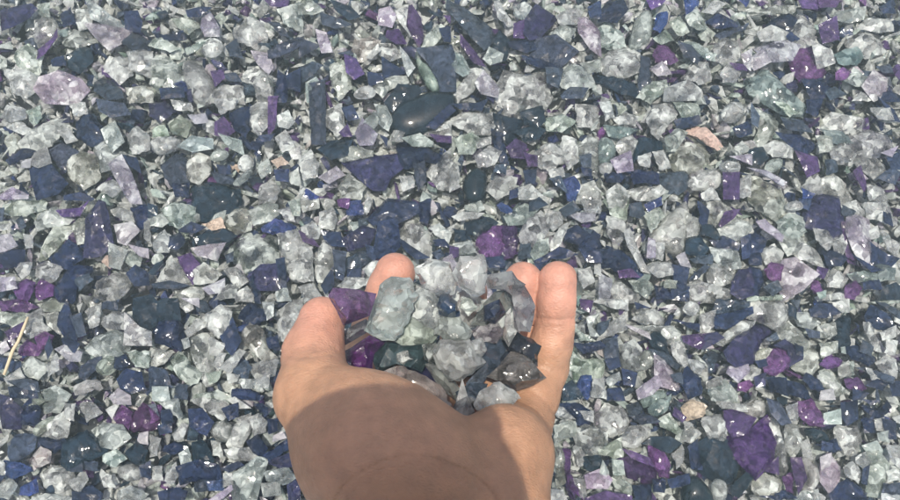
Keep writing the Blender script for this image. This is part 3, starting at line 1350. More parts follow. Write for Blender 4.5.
def look_of(s):
    code = s['code']
    look = K[code][4]
    pts = np.array(s['pts'])
    q = pts - pts.mean(0)
    ev = np.sqrt(np.maximum(np.linalg.eigvalsh(q.T @ q / len(q)), 1e-6))
    asp = ev[1] / ev[0]
    shape = ''
    if len(pts) == 3:
        shape = 'triangular '
    elif asp > 2.3:
        shape = 'elongated '
    elif len(pts) == 4 and code in 'dntspl':
        shape = 'four-sided '
    elif asp < 1.25 and code not in 'rT':
        shape = 'squat '
    sz = 'large ' if s['area'] > 560 else ('small ' if s['area'] < 200 else '')
    return sz + shape + look


ORD = ['', 'second ', 'third ', 'fourth ', 'fifth ', 'sixth ', 'seventh ', 'eighth ', 'ninth ', 'tenth ']


def dir_of(dx, dy):
    a = math.degrees(math.atan2(-dy, dx)) % 360
    names = ['right of', 'up and right of', 'above', 'up and left of', 'left of', 'down and left of', 'below', 'down and right of']
    return names[int(((a + 22.5) % 360) // 45)]


buckets = {}
for i, s in enumerate(things):
    cx, cy = s['c']
    best = sorted(LM, key=lambda L_: (L_[0][0] - cx) ** 2 + (L_[0][1] - cy) ** 2)
    L_ = best[0]
    d = math.hypot(L_[0][0] - cx, L_[0][1] - cy)
    own = d < 9 and s['area'] > 300
    s['dist'] = d
    if own:
        # this shard is the landmark itself: describe it against the next one
        L2 = best[1]
        dx, dy = cx - L2[0][0], cy - L2[0][1]
        key = (look_of(s), dir_of(dx, dy), L2[1])
        s['dist'] = math.hypot(dx, dy)
    else:
        key = (look_of(s), dir_of(cx - L_[0][0], cy - L_[0][1]), L_[1])
    buckets.setdefault(key, []).append(s)
for (look, dr, lm), ss in buckets.items():
    ss.sort(key=lambda s: s['dist'])
    for k, s in enumerate(ss):
        if len(ss) == 1:
            s['label'] = f'{look} {dr} the {lm}'
        else:
            s['label'] = f'{ORD[k] or "nearest "}{look} {dr} the {lm}'
seen = {}
for s in things:
    assert s['label'] not in seen, s['label']
    seen[s['label']] = 1

# ---------------------------------------------------------------- setting: the ground below the glass
g_m, g_n, g_b = new_mat('dark_bed')
g_b.inputs['Base Color'].default_value = (0.07, 0.08, 0.10, 1)
g_b.inputs['Roughness'].default_value = 0.9
gn = N(g_n, 'ShaderNodeTexNoise', Scale=60.0, Detail=5.0)
gr = N(g_n, 'ShaderNodeValToRGB')
gr.color_ramp.elements[0].color = (0.30, 0.33, 0.35, 1)
gr.color_ramp.elements[1].color = (0.55, 0.56, 0.55, 1)
g_n.links.new(gn.outputs['Fac'], gr.inputs[0])
g_n.links.new(gr.outputs[0], g_b.inputs['Base Color'])
xs = np.concatenate([[-6, -3], np.linspace(-1.2, 1.2, 41), [3, 6]])
gv = []
for y in xs:
    for x in xs:
        gv.append((x, y + 0.2, -0.022 + 0.002 * math.sin(x * 9) * math.cos(y * 11)))
nx_ = len(xs)
gf = [(j * nx_ + i, j * nx_ + i + 1, (j + 1) * nx_ + i + 1, (j + 1) * nx_ + i) for j in range(nx_ - 1) for i in range(nx_ - 1)]
o = link('ground', mesh_from('ground', gv, gf, [g_m], (0.1, 0.1, 0.1), True))
tag(o, 'ground hidden below the thick bed of broken glass', None, None, 'structure')

# ---------------------------------------------------------------- milky volume added round the scene, standing in for lens glare
hz = bpy.data.materials.new('glare_haze')
hz.use_nodes = True
hz.node_tree.nodes.clear()
ho = hz.node_tree.nodes.new('ShaderNodeOutputMaterial')
hp = hz.node_tree.nodes.new('ShaderNodeVolumePrincipled')
hp.inputs['Density'].default_value = 0.21
hp.inputs['Color'].default_value = (0.74, 0.91, 0.97, 1)
hz.node_tree.links.new(hp.outputs[0], ho.inputs['Volume'])
hv_ = [(x, y, z) for z in (-1.03, 0.62) for y in (-6.4, 6.8) for x in (-6.6, 6.6)]
hf_ = [(0, 2, 3, 1), (4, 5, 7, 6), (0, 1, 5, 4), (2, 6, 7, 3), (0, 4, 6, 2), (1, 3, 7, 5)]
hm = bpy.data.meshes.new('glare_haze')
hm.from_pydata(hv_, [], hf_)
hm.materials.append(hz)
tag(link('glare_haze', hm), 'thin milky volume added over the glass as lens glare', None, None, 'stuff')

# ---------------------------------------------------------------- traced shards
srt = np.random.default_rng(11)
for s in things:
    (v, f, tint, mi, prof), loc = build_shard(s, srt)
    nm, look = K[s['code']][3], K[s['code']][4]
    me = mesh_from(nm, v, f, [MATS[mi]], tint, prof == 'dome', soft=28 if prof == 'chunk' else 0)
    o = link(nm, me, loc)
    tag(o, s['label'], 'stone' if s['code'] == 'o' else 'glass piece', 'broken glass pieces spread over the ground')

# all smaller pieces, thousands of them, are one mass
acc_v, acc_f, acc_t, acc_m = [], [], [], []
off = 0


def add_piece(v, f, tint, mi):
    global off
    v = np.asarray(v, np.float32)
    acc_v.append(v)
    acc_f.append(np.asarray(f, np.int32) + off)
    acc_t.append(np.tile(np.array(tint, np.float32), (len(v), 1)))
    acc_m.append(np.full(len(f), mi, np.int32))
    off += len(v)


for s in rest:
    (v, f, tint, mi, prof), loc = build_shard(s, srt)
    f = [t for t in f if len(t) == 3]
    add_piece(v + np.array(loc), f, tint, mi)

templates = []
for k in range(40):
    bm = bmesh.new()
    n_ = int(rng.integers(8, 13))
    pts = rng.normal(size=(n_, 3))
    pts /= np.linalg.norm(pts, axis=1)[:, None]
    pts *= rng.uniform(0.75, 1.1, (n_, 1))
    flat = rng.choice([0.25, 0.45, 0.8])
    pts *= np.array([1.5, rng.uniform(0.22, 0.42), min(flat, 0.4)]) if k % 3 == 0 else np.array([1, rng.uniform(0.45, 1.0), flat])
    for p in pts:
        bm.verts.new(p)
    bmesh.ops.convex_hull(bm, input=bm.verts)
    bmesh.ops.delete(bm, geom=[v for v in bm.verts if not v.link_faces], context='VERTS')
    bmesh.ops.triangulate(bm, faces=bm.faces)
    bm.verts.index_update()
    templates.append((np.array([v.co for v in bm.verts], np.float32), np.array([[v.index for v in f.verts] for f in bm.faces], np.int32)))
    bm.free()

corners = [ground(u, v)[:2] for u, v in ((-60, -60), (960, -60), (960, 560), (-60, 560))]
y0, y1 = min(c[1] for c in corners) - 0.05, max(c[1] for c in corners) + 0.06
x1 = max(abs(c[0]) for c in corners)
codes = 'c' * 300 + 'h' * 150 + 'f' * 30 + 'r' * 30 + 'g' * 70 + 'l' * 90 + 'k' * 14 + 'p' * 50 + 'v' * 12 + 'P' * 14 + 'd' * 50 + 'n' * 90 + 't' * 60 + 'b' * 8 + 'q' * 14 + 's' * 60 + 'o'
w_ = []
for zlo, zhi, num, slo, shi, deep in [(-16, -7, 8000, 10, 16, .8), (-8, -1, 11000, 7, 13, .35), (-2, 4.5, 9500, 6, 12.5, 0), (3, 9, 1200, 0.9, 2.6, .3)]:
    for k in range(num):
        yy = rng.uniform(y0, y1)
        half = 0.30 + (yy - y0) / (y1 - y0) * (x1 - 0.30) + 0.08
        xx = rng.uniform(-half, half)
        tv, tf = templates[int(rng.integers(40))]
        sz = rng.uniform(slo, shi) * 0.6
        a = rng.normal(size=4) * np.array([1, .35, .35, 1])
        a /= np.linalg.norm(a)
        w0, x0_, y0_, z0_ = a
        R = np.array([[1 - 2 * (y0_ ** 2 + z0_ ** 2), 2 * (x0_ * y0_ - z0_ * w0), 2 * (x0_ * z0_ + y0_ * w0)],
                      [2 * (x0_ * y0_ + z0_ * w0), 1 - 2 * (x0_ ** 2 + z0_ ** 2), 2 * (y0_ * z0_ - x0_ * w0)],
                      [2 * (x0_ * z0_ - y0_ * w0), 2 * (y0_ * z0_ + x0_ * w0), 1 - 2 * (x0_ ** 2 + y0_ ** 2)]])
        v = (tv * sz) @ R.T
        v = (v + np.array([xx * 1000, yy * 1000, rng.uniform(zlo, zhi)])) / 1000
        code = codes[int(rng.integers(450 if rng.random() < deep else len(codes)))]
        add_piece(v, tf, vary(K[code][1], rng), K[code][0])
V = np.concatenate(acc_v)
Fc = np.concatenate(acc_f)
me = bpy.data.meshes.new('small_glass_pieces')
me.vertices.add(len(V))
me.vertices.foreach_set('co', V.ravel())
me.loops.add(len(Fc) * 3)
me.loops.foreach_set('vertex_index', Fc.ravel())
me.polygons.add(len(Fc))
me.polygons.foreach_set('loop_start', np.arange(0, len(Fc) * 3, 3, dtype=np.int32))
me.polygons.foreach_set('material_index', np.concatenate(acc_m))
me.polygons.foreach_set('use_smooth', np.zeros(len(Fc), bool))
for m in MATS:
    me.materials.append(m)
me.update(calc_edges=True)
me.validate()
at = me.color_attributes.new('tint', 'FLOAT_COLOR', 'POINT')
T_ = np.concatenate(acc_t)
at.data.foreach_set('color', np.column_stack([T_, np.ones(len(T_), np.float32)]).astype(np.float32).ravel())
o = link('small_glass_pieces', me)
tag(o, 'countless small clear, purple and dark glass fragments filling the bed', None, None, 'stuff')

# ---------------------------------------------------------------- the hand: one continuous skin
def rc(P, a, b, ra, rb):
    """signed distance to a tapered capsule"""
    a, b = np.array(a, np.float32), np.array(b, np.float32)
    ba = b - a
    pa = P - a
    h = np.clip((pa @ ba) / (ba @ ba), 0, 1)
    d = pa - h[..., None] * ba
    return np.sqrt((d ** 2).sum(-1)) - (ra + (rb - ra) * h)


def smin(a, b, k):
    h = np.clip(0.5 + 0.5 * (b - a) / k, 0, 1)
    return b + (a - b) * h - k * h * (1 - h)


def H(u, v, d):                              # hand space in mm: x right, y down, z depth
    return ((u - 450) / F * d, (v - 250) / F * d, d)


def cap_px(P, p, q):
    return rc(P, H(*p[:3]), H(*q[:3]), p[3], q[3])


FINGERS = {
    'index': [(395, 273, 312, 7.9), (382, 306, 320, 8.4), (366, 352, 330, 9.0), (392, 402, 326, 11)],
    'middle': [(468, 292, 322, 7.8), (463, 330, 330, 8.6), (455, 380, 334, 9.4), (444, 415, 326, 11)],
    'ring': [(523, 281, 305, 7.4), (517, 325, 314, 8.0), (505, 372, 322, 8.8), (488, 412, 318, 10.5)],
    'little': [(558, 281, 300, 7.5), (556, 322, 304, 7.4), (546, 368, 308, 8.3), (519, 425, 300, 11.5)],
}
THUMB = [(322, 320, 283, 8.3), (313, 354, 277, 10.0), (316, 396, 264, 12.8), (368, 446, 250, 22.5)]


def hand_sdf(P):
    # heel, thenar bulge and wrist
    d = cap_px(P, (368, 447, 252, 22.5), (412, 476, 251, 23.0))
    d = smin(d, cap_px(P, (412, 476, 251, 23), (452, 600, 232, 21)), 6)
    d = smin(d, cap_px(P, (400, 520, 244, 19), (412, 640, 228, 17)), 8)
    d = smin(d, rc(P, (-6, 105, 238), (4, 240, 240), 22, 29), 12)
    d = smin(d, cap_px(P, (505, 452, 263, 15.5), (490, 520, 250, 17)), 8)
    d = smin(d, cap_px(P, (490, 520, 250, 17), (485, 640, 230, 17)), 8)
    # the palm between heel and knuckles
    for u0, v0, d0, r0, u1, v1, d1, r1 in ((392, 402, 328, 11, 400, 470, 268, 13), (444, 415, 330, 11, 440, 480, 270, 13),
                                          (488, 412, 320, 10.5, 470, 490, 266, 13), (519, 425, 300, 11.5, 505, 460, 266, 14)):
        d = smin(d, rc(P, H(u0, v0, d0), H(u1, v1, d1), r0, r1), 7)
    t = cap_px(P, THUMB[0], THUMB[1])
    t = smin(t, cap_px(P, THUMB[1], THUMB[2]), 4)
    t = smin(t, cap_px(P, THUMB[2], THUMB[3]), 5)
    d = smin(d, t, 8)
    # web between thumb and index
    d = smin(d, rc(P, H(330, 400, 278), H(385, 410, 315), 8, 10), 9)
    fu = None
    for nm, J in FINGERS.items():
        f = None
        for a, b in zip(J[:-1], J[1:]):
            s = cap_px(P, a, b)
            f = s if f is None else smin(f, s, 2.5)
        # fleshy pads on the palm side
        for i, rr in ((0, .80), (1, .72), (2, .72)):
            a, b = J[i], J[i + 1]
            m = [(a[j] * .5 + b[j] * .5) for j in range(4)]
            mm = H(m[0], m[1], m[2] - 1.6)
            f = smin(f, np.sqrt(((P - np.array(mm, np.float32)) ** 2).sum(-1)) - m[3] * 0.97, 3)
        fu = f if fu is None else smin(fu, f, 0.8)
    d = smin(d, fu, 5)
    # creases across the joints and round the base of the little finger
    u_ = 450 + P[..., 0] / P[..., 2] * F
    v_ = 250 + P[..., 1] / P[..., 2] * F
    for ex, ey, rx, ry, dep in ((415, 522, 88, 66, .5), (418, 528, 82, 58, .3), (408, 540, 96, 92, .15)):
        q = np.sqrt(((u_ - ex) / rx) ** 2 + ((v_ - ey) / ry) ** 2) + 0.02 * np.sin(u_ * .05 + ry) + 0.004 * np.sin(u_ * .31)
        d = d + dep * 0.7 * np.exp(-((q - 1) / 0.016) ** 2)
    for pl, dep, wd in CREASES:
        m = None
        for a, b in zip(pl[:-1], pl[1:]):
            bx, by = b[0] - a[0], b[1] - a[1]
            t = np.clip(((u_ - a[0]) * bx + (v_ - a[1]) * by) / (bx * bx + by * by), 0, 1)
            q = (u_ - a[0] - t * bx) ** 2 + (v_ - a[1] - t * by) ** 2
            m = q if m is None else np.minimum(m, q)
        d = d + dep * np.exp(-m / (wd * wd))
    return d


#  polylines across the joints, depth and half width
CREASES = [(((536, 318), (556, 320), (578, 318)), .55, 1.5), (((538, 326), (560, 327)), .25, 1.3), (((530, 350), (548, 353), (570, 350)), .22, 1.6),
           (((524, 386), (540, 396), (556, 415)), .55, 1.7), (((516, 400), (534, 408), (552, 428)), .35, 1.7), (((500, 430), (520, 452), (528, 500)), .25, 2.5),
           (((274, 352), (300, 358), (342, 354)), .35, 1.8), (((276, 364), (310, 369), (336, 364)), .2, 1.6),
           (((290, 425), (315, 400), (330, 380)), .16, 2), (((305, 445), (335, 415), (352, 385)), .14, 2), (((335, 455), (370, 430), (395, 400)), .14, 2),
           (((345, 500), (380, 470), (430, 455)), .3, 1.5), (((470, 300), (480, 300)), .1, 1.5)]


def surface_nets(f, lo, h):
    """triangulate the zero level of a grid of distances"""
    nx, ny, nz = f.shape
    s = f < 0
    acc = np.zeros((nx - 1, ny - 1, nz - 1, 3), np.float32)
    cnt = np.zeros((nx - 1, ny - 1, nz - 1), np.float32)
    cor = [(i, j, k) for i in (0, 1) for j in (0, 1) for k in (0, 1)]
    g = lambda c, A: A[c[0]:nx - 1 + c[0], c[1]:ny - 1 + c[1], c[2]:nz - 1 + c[2]]
    for a in cor:
        for ax in range(3):
            if a[ax] == 1:
                continue
            b = list(a)
            b[ax] = 1
            fa, fb = g(a, f), g(b, f)
            m = (fa < 0) != (fb < 0)
            t = np.where(m, fa / np.where(m, fa - fb, 1), 0)
            for q in range(3):
                acc[..., q] += m * (a[q] + (t if q == ax else 0))
            cnt += m
    act = cnt > 0
    idx = -np.ones(act.shape, np.int64)
    idx[act] = np.arange(act.sum())
    cell = np.argwhere(act)
    v = (acc[act] / cnt[act][:, None] + cell) * h + lo
    quads = []
    for ax in range(3):
        sl0 = [slice(1, -1)] * 3
        sl1 = [slice(1, -1)] * 3
        sl0[ax] = slice(0, -1)
        sl1[ax] = slice(1, None)
        A, B = s[tuple(sl0)], s[tuple(sl1)]
        e = np.argwhere(A != B)
        inside_first = A[A != B]
        base = e.copy()
        for q in range(3):
            if q != ax:
                base[:, q] += 1
        o1, o2 = [q for q in range(3) if q != ax]
        def at_(d1, d2):
            b = base.copy()
            b[:, o1] -= d1
            b[:, o2] -= d2
            return idx[b[:, 0], b[:, 1], b[:, 2]]
        q4 = np.stack([at_(1, 1), at_(0, 1), at_(0, 0), at_(1, 0)], 1)
        flip = inside_first if ax != 1 else ~inside_first
        q4[~flip] = q4[~flip][:, ::-1]
        quads.append(q4)
    return v, np.concatenate(quads)


h_ = 0.95
lo = np.array([-66, -2, 204], np.float32)
hi = np.array([48, 215, 352], np.float32)
nn = np.ceil((hi - lo) / h_).astype(int)
gx, gy, gz = [np.arange(n) * h_ + l for n, l in zip(nn, lo)]
fld = np.empty(tuple(nn), np.float32)
for i0 in range(0, nn[0], 24):
    Pg = np.stack(np.meshgrid(gx[i0:i0 + 24], gy, gz, indexing='ij'), -1).astype(np.float32)
    fld[i0:i0 + 24] = hand_sdf(Pg)
hv, hq = surface_nets(fld, lo, h_)
for _ in range(2):                           # settle the vertices onto the true surface
    e = 0.4
    d0 = hand_sdf(hv.astype(np.float32))
    gr_ = np.stack([hand_sdf((hv + np.eye(3)[i] * e).astype(np.float32)) - d0 for i in range(3)], 1) / e
    gr_ /= np.maximum(np.linalg.norm(gr_, axis=1), 0.3)[:, None]
    hv = hv - gr_ * np.clip(d0, -0.5, 0.5)[:, None]
hw = (CP * 1000 + hv[:, :1] * CR - hv[:, 1:2] * CU + hv[:, 2:] * CF) / 1000
# skin colour: rosy finger pads, yellowish palm, browner wrist deepened by painted shade
tip = np.full(len(hv), 1e9)
for J in list(FINGERS.values()) + [THUMB]:
    tip = np.minimum(tip, np.sqrt(((hv - np.array(H(*J[0][:3]))) ** 2).sum(1)))
joint = np.full(len(hv), 1e9)
pink = np.clip(1 - (tip - 8) / 22, 0, 1)[:, None]
uu = 450 + hv[:, 0] / hv[:, 2] * F
vv = 250 + hv[:, 1] / hv[:, 2] * F
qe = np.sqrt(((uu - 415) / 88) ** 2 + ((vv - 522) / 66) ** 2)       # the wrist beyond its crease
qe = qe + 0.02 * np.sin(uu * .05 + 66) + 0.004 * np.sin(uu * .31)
wr_shade = np.clip((1.15 - qe) / 0.8, 0, 1)[:, None] * 0.5 + np.clip((hv[:, 1] - 27) / 34, 0, 1)[:, None] * 0.5  # brown wrist skin plus shade over the palm heel, both in the colour
wr_shade = wr_shade + (0.35 * np.exp(-((qe - 1) / .014) ** 2))[:, None]  # crease line darkened in the colour, like shade in its fold
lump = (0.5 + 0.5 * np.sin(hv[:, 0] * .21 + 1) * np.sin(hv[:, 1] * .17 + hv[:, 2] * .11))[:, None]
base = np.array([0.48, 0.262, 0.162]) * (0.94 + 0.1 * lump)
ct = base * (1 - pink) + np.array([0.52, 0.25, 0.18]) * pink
ct = ct * (1 - wr_shade * 0.75) + np.array([0.16, 0.068, 0.018]) * wr_shade * 0.85

sk, sn, sb = new_mat('skin')
L = sn.links.new
a_ = N(sn, 'ShaderNodeAttribute', attribute_name='tint')
gp = N(sn, 'ShaderNodeNewGeometry')
n1 = N(sn, 'ShaderNodeTexNoise', Scale=160.0, Detail=5.0, Roughness=0.6)
L(gp.outputs['Position'], n1.inputs['Vector'])
r1 = N(sn, 'ShaderNodeMapRange')
r1.inputs['From Min'].default_value = 0.3
r1.inputs['From Max'].default_value = 0.7
r1.inputs['To Min'].default_value = 0.80
r1.inputs['To Max'].default_value = 1.10
L(n1.outputs['Fac'], r1.inputs['Value'])
hh = N(sn, 'ShaderNodeHueSaturation')
L(r1.outputs[0], hh.inputs['Value'])
L(a_.outputs['Color'], hh.inputs['Color'])
L(hh.outputs[0], sb.inputs['Base Color'])
sb.inputs['Roughness'].default_value = 0.55
sb.inputs['Subsurface Weight'].default_value = 0.18
sb.inputs['Subsurface Radius'].default_value = (1.0, 0.35, 0.2)
sb.inputs['Subsurface Scale'].default_value = 0.004
v1 = N(sn, 'ShaderNodeTexVoronoi', feature='DISTANCE_TO_EDGE', Scale=900.0)
mpn = N(sn, 'ShaderNodeMapping')
mpn.inputs['Scale'].default_value = (0.55, 1.0, 1.0)
L(gp.outputs['Position'], mpn.inputs['Vector'])
L(mpn.outputs[0], v1.inputs['Vector'])
n2 = N(sn, 'ShaderNodeTexNoise', Scale=300.0, Detail=4.0)
L(gp.outputs['Position'], n2.inputs['Vector'])
a2 = N(sn, 'ShaderNodeMath', operation='MULTIPLY_ADD')
L(v1.outputs['Distance'], a2.inputs[0])
a2.inputs[1].default_value = 0.5
L(n2.outputs['Fac'], a2.inputs[2])
b2 = N(sn, 'ShaderNodeBump')
b2.inputs['Strength'].default_value = 0.7
b2.inputs['Distance'].default_value = 0.0007
L(a2.outputs[0], b2.inputs['Height'])
L(b2.outputs[0], sb.inputs['Normal'])
org = P3(450, 500, 245)
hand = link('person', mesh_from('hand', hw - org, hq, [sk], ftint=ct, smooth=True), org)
tag(hand, 'bare left hand held palm up, cupping a heap of broken glass', 'person')

cm, cn, cb = new_mat('sleeve_cloth')
cb.inputs['Base Color'].default_value = (0.10, 0.11, 0.14, 1)
cb.inputs['Roughness'].default_value = 0.9
svt, sft = [], []
for i in range(26):
    y = 190 + i * 12
    for k in range(40):
        th = 2 * math.pi * k / 40
        rr_ = (36 + i * .6) * (1 + 0.03 * math.sin(i * 1.3 + 3 * th) + 0.02 * math.sin(i * 2.9 - 5 * th))
        svt.append((CP * 1000 + CR * (1 + math.cos(th) * rr_) - CU * y + CF * (240 + math.sin(th) * rr_ * .85)) / 1000 - org)
for i in range(25):
    for k in range(40):
        sft.append((i * 40 + k, i * 40 + (k + 1) % 40, (i + 1) * 40 + (k + 1) % 40, (i + 1) * 40 + k))
sft.append(tuple(25 * 40 + k for k in range(40)))
slv = link('sleeve', mesh_from('sleeve', svt, sft, [cm], (0, 0, 0), True), parent=hand)
sol = slv.modifiers.new('thickness', 'SOLIDIFY')
sol.thickness = 0.002

# ---------------------------------------------------------------- glass resting in the palm
HAND_SHARDS = """
p 272 4 flat 2 0.20,0.09,0.22 | 329,296 334,288 356,289 376,294 369,316 344,326 337,311 | flat dusky purple slab resting on the thumb tip
f 284 9 chunk 1 0.90,0.96,0.91 | 368,320 380,285 391,276 410,277 419,295 407,323 395,341 382,341 364,330 | largest frosted pale green chunk beside the index fingertip
c 293 6 chunk 0 0.85,0.9,0.85 | 414,268 432,259 450,262 458,280 456,294 438,297 422,287 | broad crackled clear chunk between index finger and square chunk
h 291 5 chunk 0 0.92,0.95,0.88 | 409,300 417,287 434,292 443,304 441,324 426,332 412,318 | glassy sparkling chunk left of the small blue piece
g 290 3 flat 1 0.65,0.7,0.66 | 395,340 411,316 428,326 440,334 432,343 402,345 | pale ribbed sliver below the largest frosted chunk
h 286 8 chunk 1 0.85,0.9,0.86 | 452,273 460,256 484,254 488,269 485,293 472,298 459,288 | bright squarish frosted chunk at the top of the heap
b 285 6 chunk 4 0.02,0.06,0.13 | 437,300 441,294 449,294 457,302 461,316 451,318 439,315 | small wet dark blue piece with two white glints
f 287 6 chunk 1 0.62,0.68,0.65 | 438,318 460,317 471,326 470,341 450,344 434,334 | greyish translucent lump right below the blue piece
g 290 3.5 flat 1 0.28,0.25,0.31 | 486,275 512,271 525,285 515,298 505,290 488,289 | smoky lilac slab lying across the ring finger pad
g 288 3.5 flat 1 0.25,0.22,0.29 | 514,277 526,286 536,306 530,332 518,330 512,299 | long lilac grey slab standing along the little finger
s 297 4 flat 1 0.19,0.21,0.22 | 470,325 482,305 495,292 514,288 512,312 486,327 | dark smoky shard left of the long lilac grey slab
g 295 3 chunk 0 0.40,0.34,0.42 | 470,330 496,320 505,331 496,343 476,342 | little lilac grey crumb cluster above the heart shaped chunk
g 286 4 flat 1 0.6,0.62,0.62 | 503,337 506,313 511,308 511,325 517,331 508,347 | thin upright splinter in front of the long lilac grey slab
n 289 5 chunk 2 0.018,0.02,0.03 | 507,346 518,332 542,346 537,367 520,356 510,352 | black chipped piece leaning on the little finger
g 287 5 flat 2 0.22,0.205,0.185 | 487,377 497,367 511,352 524,350 546,378 533,386 517,390 | smoky brown grey slab lying against the little finger base
s 289 4 flat 2 0.20,0.23,0.30 | 466,383 488,362 489,374 470,400 | narrow slate blue wedge behind the clear leaf shaped piece
h 283 9 chunk 1 0.92,0.96,0.93 | 431,350 441,340 470,340 479,353 487,362 472,374 460,382 449,380 435,363 | heart shaped frosted clear chunk in the middle of the heap
h 274 6 chunk 1 0.95,0.95,0.84 | 473,404 480,392 494,383 510,386 522,397 510,406 486,411 475,411 | bright clear leaf shaped chunk resting on the palm heel
g 278 4 flat 1 0.7,0.72,0.68 | 447,418 456,402 462,378 467,396 475,411 472,420 452,421 | tall pale pointed splinter standing at the palm edge
k 277 8 chunk 1 0.90,0.76,0.66 | 379,373 388,368 404,366 426,376 444,390 452,404 455,420 440,422 414,402 | broad rosy clear chunk wedged behind the thumb base
P 292 5 flat 3 0.16,0.03,0.24 | 342,352 370,336 386,342 374,354 372,373 352,372 | deep magenta purple piece deep in the palm near thumb
t 294 5 flat 2 0.05,0.09,0.10 | 371,355 386,342 414,342 438,334 432,352 422,372 400,366 378,377 | dark teal striated slab below the largest frosted chunk
g 289 4 flat 1 0.36,0.35,0.39 | 339,333 366,319 374,328 342,348 | grey crumbly bar resting between thumb and frosted chunk
g 294 4 flat 1 0.24,0.24,0.26 | 424,364 438,360 456,382 462,392 456,402 440,388 | grey shard lower left of the heart shaped chunk
l 302 5 chunk | 438,268 444,258 452,254 458,270 448,276 | small lilac bead behind the bright squarish chunk
s 304 5 flat | 380,300 410,296 430,330 420,350 385,345 | slate shard buried beneath the largest frosted chunk
c 304 6 chunk | 430,290 470,285 490,310 470,340 435,330 | clear chunk buried beneath the small blue piece
s 303 6 flat | 440,330 500,325 520,350 500,380 450,375 | slate slab buried under the heart shaped chunk
d 304 5 flat | 395,345 440,340 455,375 430,392 400,375 | indigo slab buried behind the rosy clear chunk
c 300 5 chunk | 480,300 505,295 525,320 515,345 488,335 | clear chunk buried under the dark smoky shard
c 286 4 chunk | 461,296 472,299 478,308 468,316 460,308 | small clear crumb between the blue piece and the square chunk
h 284 4 chunk | 470,341 482,338 488,350 478,360 470,350 | sparkling clear crumb touching the right lobe of the heart chunk
c 288 5 chunk | 422,345 436,343 440,354 434,364 424,360 | small clear crumb between teal slab and heart chunk
n 290 4 flat | 484,306 500,300 506,312 496,324 484,320 | small navy chip below the slab across the ring finger
c 289 4 chunk | 395,354 408,350 414,360 404,366 396,362 | little glassy crumb on top of the teal slab
g 284 4 chunk | 459,398 470,392 480,396 476,408 464,410 | small grey crumb between the pointed splinter and leaf piece
s 291 4 flat | 505,378 520,388 512,396 500,392 | small slate chip tucked under the smoky brown slab
s 286 5 flat | 455,392 470,382 488,384 480,404 462,406 | dark slate chip filling the gap beside the pointed splinter
"""
hrt = np.random.default_rng(5)
for ln in HAND_SHARDS.strip().splitlines():
    head, pl, lab = [x.strip() for x in ln.split('|')]
    code, dep, tk, *ex = head.split()
    dep = float(dep); tk = float(tk)
    mi, tint, prof, nm, look = K[code]
    if ex:
        prof = ex[0]
        if len(ex) > 1:
            mi = int(ex[1])
        if len(ex) > 2:
            tint = tuple(float(x) for x in ex[2].split(','))
    P = np.array([[float(q) for q in t.split(',')] for t in pl.split()])
    W = np.column_stack([(P[:, 0] - 450) / F * dep, -(P[:, 1] - 250) / F * dep])
    if 0.5 * np.sum(W[:, 0] * np.roll(W[:, 1], -1) - np.roll(W[:, 0], -1) * W[:, 1]) < 0:
        W = W[::-1]
    c = W.mean(0)
    v, f = shard_mesh(W - c, prof, tk, hrt, 1.3)
    org = (CP * 1000 + CR * c[0] + CU * c[1] + CF * dep) / 1000
    wv = (v[:, :1] * CR + v[:, 1:2] * CU - v[:, 2:] * CF) / 1000
    o = link(nm, mesh_from(nm, wv, f, [MATS[mi]], vary(tint, hrt, 0.05), prof == 'dome', soft=30 if prof == 'chunk' else 0), org)
    tag(o, lab, 'glass piece', 'pieces of glass held in the hand')

# ---------------------------------------------------------------- dry straw on the glass
sm, sn_, sb_ = new_mat('dry_straw')
sb_.inputs['Base Color'].default_value = (0.55, 0.45, 0.30, 1)
sb_.inputs['Roughness'].default_value = 0.7


def tube(pts, rad, n=7):
    vs, fs = [], []
    pts = [np.array(p) for p in pts]
    for i, p in enumerate(pts):
        t = pts[min(i + 1, len(pts) - 1)] - pts[max(i - 1, 0)]
        t /= np.linalg.norm(t)
        a = np.cross(t, [0, 0, 1.0]); a /= np.linalg.norm(a)
        b = np.cross(t, a)
        for k in range(n):
            th = 2 * math.pi * k / n
            vs.append(p + (a * math.cos(th) + b * math.sin(th)) * (rad[i] if hasattr(rad, '__len__') else rad))
    for i in range(len(pts) - 1):
        for k in range(n):
            fs.append((i * n + k, i * n + (k + 1) % n, (i + 1) * n + (k + 1) % n, (i + 1) * n + k))
    fs.append(tuple(range(n))[::-1])
    fs.append(tuple((len(pts) - 1) * n + k for k in range(n)))
    return vs, fs


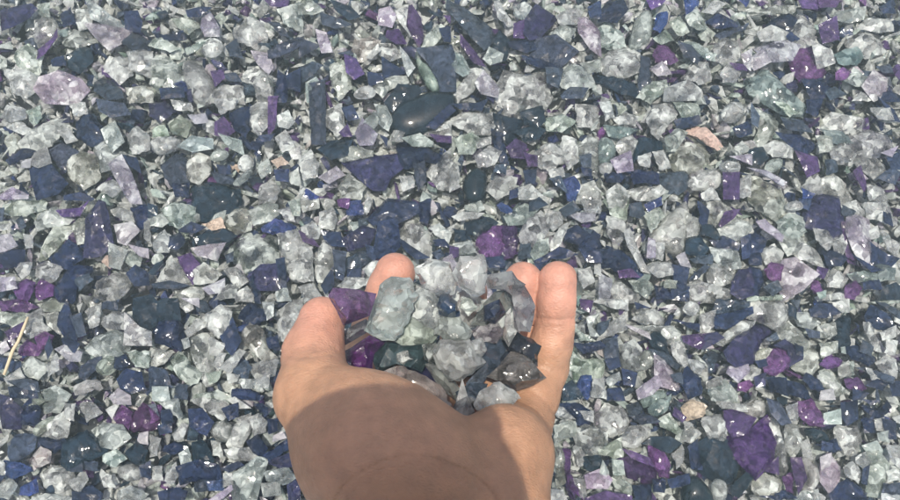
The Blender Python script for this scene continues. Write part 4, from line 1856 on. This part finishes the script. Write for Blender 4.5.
sp_ = [ground(*q, 0.0175) for q in ((28, 317), (24, 327), (18, 342), (13, 350), (9, 361), (4, 375))]
vs, fs = tube(sp_, [.0007, .0009, .0009, .0010, .0009, .0008])
vs = np.array(vs) - sp_[2]
o = link('dry_straw', mesh_from('dry_straw', vs, fs, [sm], (0.5, 0.4, 0.3), True), sp_[2])
tag(o, 'thin dry tan straw lying across purple glass', 'straw')

# ---------------------------------------------------------------- unseen handset added behind the camera, outline shaped to shade the wrist
pm, pn, pb = new_mat('blocker_case')
pb.inputs['Base Color'].default_value = (0.03, 0.03, 0.035, 1)
pb.inputs['Roughness'].default_value = 0.4
XL, XR, YT, YB, RAD = -70.0, 17.0, -14.0, 140.0, 41.0
ring = []
for cx, cy, a0 in ((XR - RAD, YT + RAD, -90), (XR - RAD, YB - RAD, 0), (XL + RAD, YB - RAD, 90), (XL + RAD, YT + RAD, 180)):
    for k in range(9):
        a = math.radians(a0 + k * 90 / 8)
        ring.append((cx + RAD * math.cos(a), cy + RAD * math.sin(a)))


def prism(ring, z0, z1, bev=0.8):
    m = np.mean(ring, axis=0)
    vs = []
    for z, s in ((z0, 1 - bev / 40), (z0 + (z1 - z0) * .15, 1), (z1 - (z1 - z0) * .15, 1), (z1, 1 - bev / 40)):
        for p in ring:
            q = m + (np.array(p) - m) * s
            vs.append((CR * q[0] - CU * q[1] + CF * z) / 1000)
    n = len(ring)
    fs = [(i * n + k, i * n + (k + 1) % n, (i + 1) * n + (k + 1) % n, (i + 1) * n + k) for i in range(3) for k in range(n)]
    fs += [tuple(range(n))[::-1], tuple(3 * n + k for k in range(n))]
    return vs, fs


vs, fs = prism(ring, -13, -4)
phone_blocker = link('phone_blocker', mesh_from('phone_blocker', vs, fs, [pm], (0, 0, 0)), CP)
tag(phone_blocker, 'dark handset shape added out of view to shade the wrist', 'phone_blocker')
vs, fs = prism([(9 * math.cos(a), 9 * math.sin(a)) for a in np.linspace(0, 2 * math.pi, 25)[:-1]], -4, -2.5)
link('camera_bump', mesh_from('camera_bump', vs, fs, [pm], (0, 0, 0)), parent=phone_blocker)
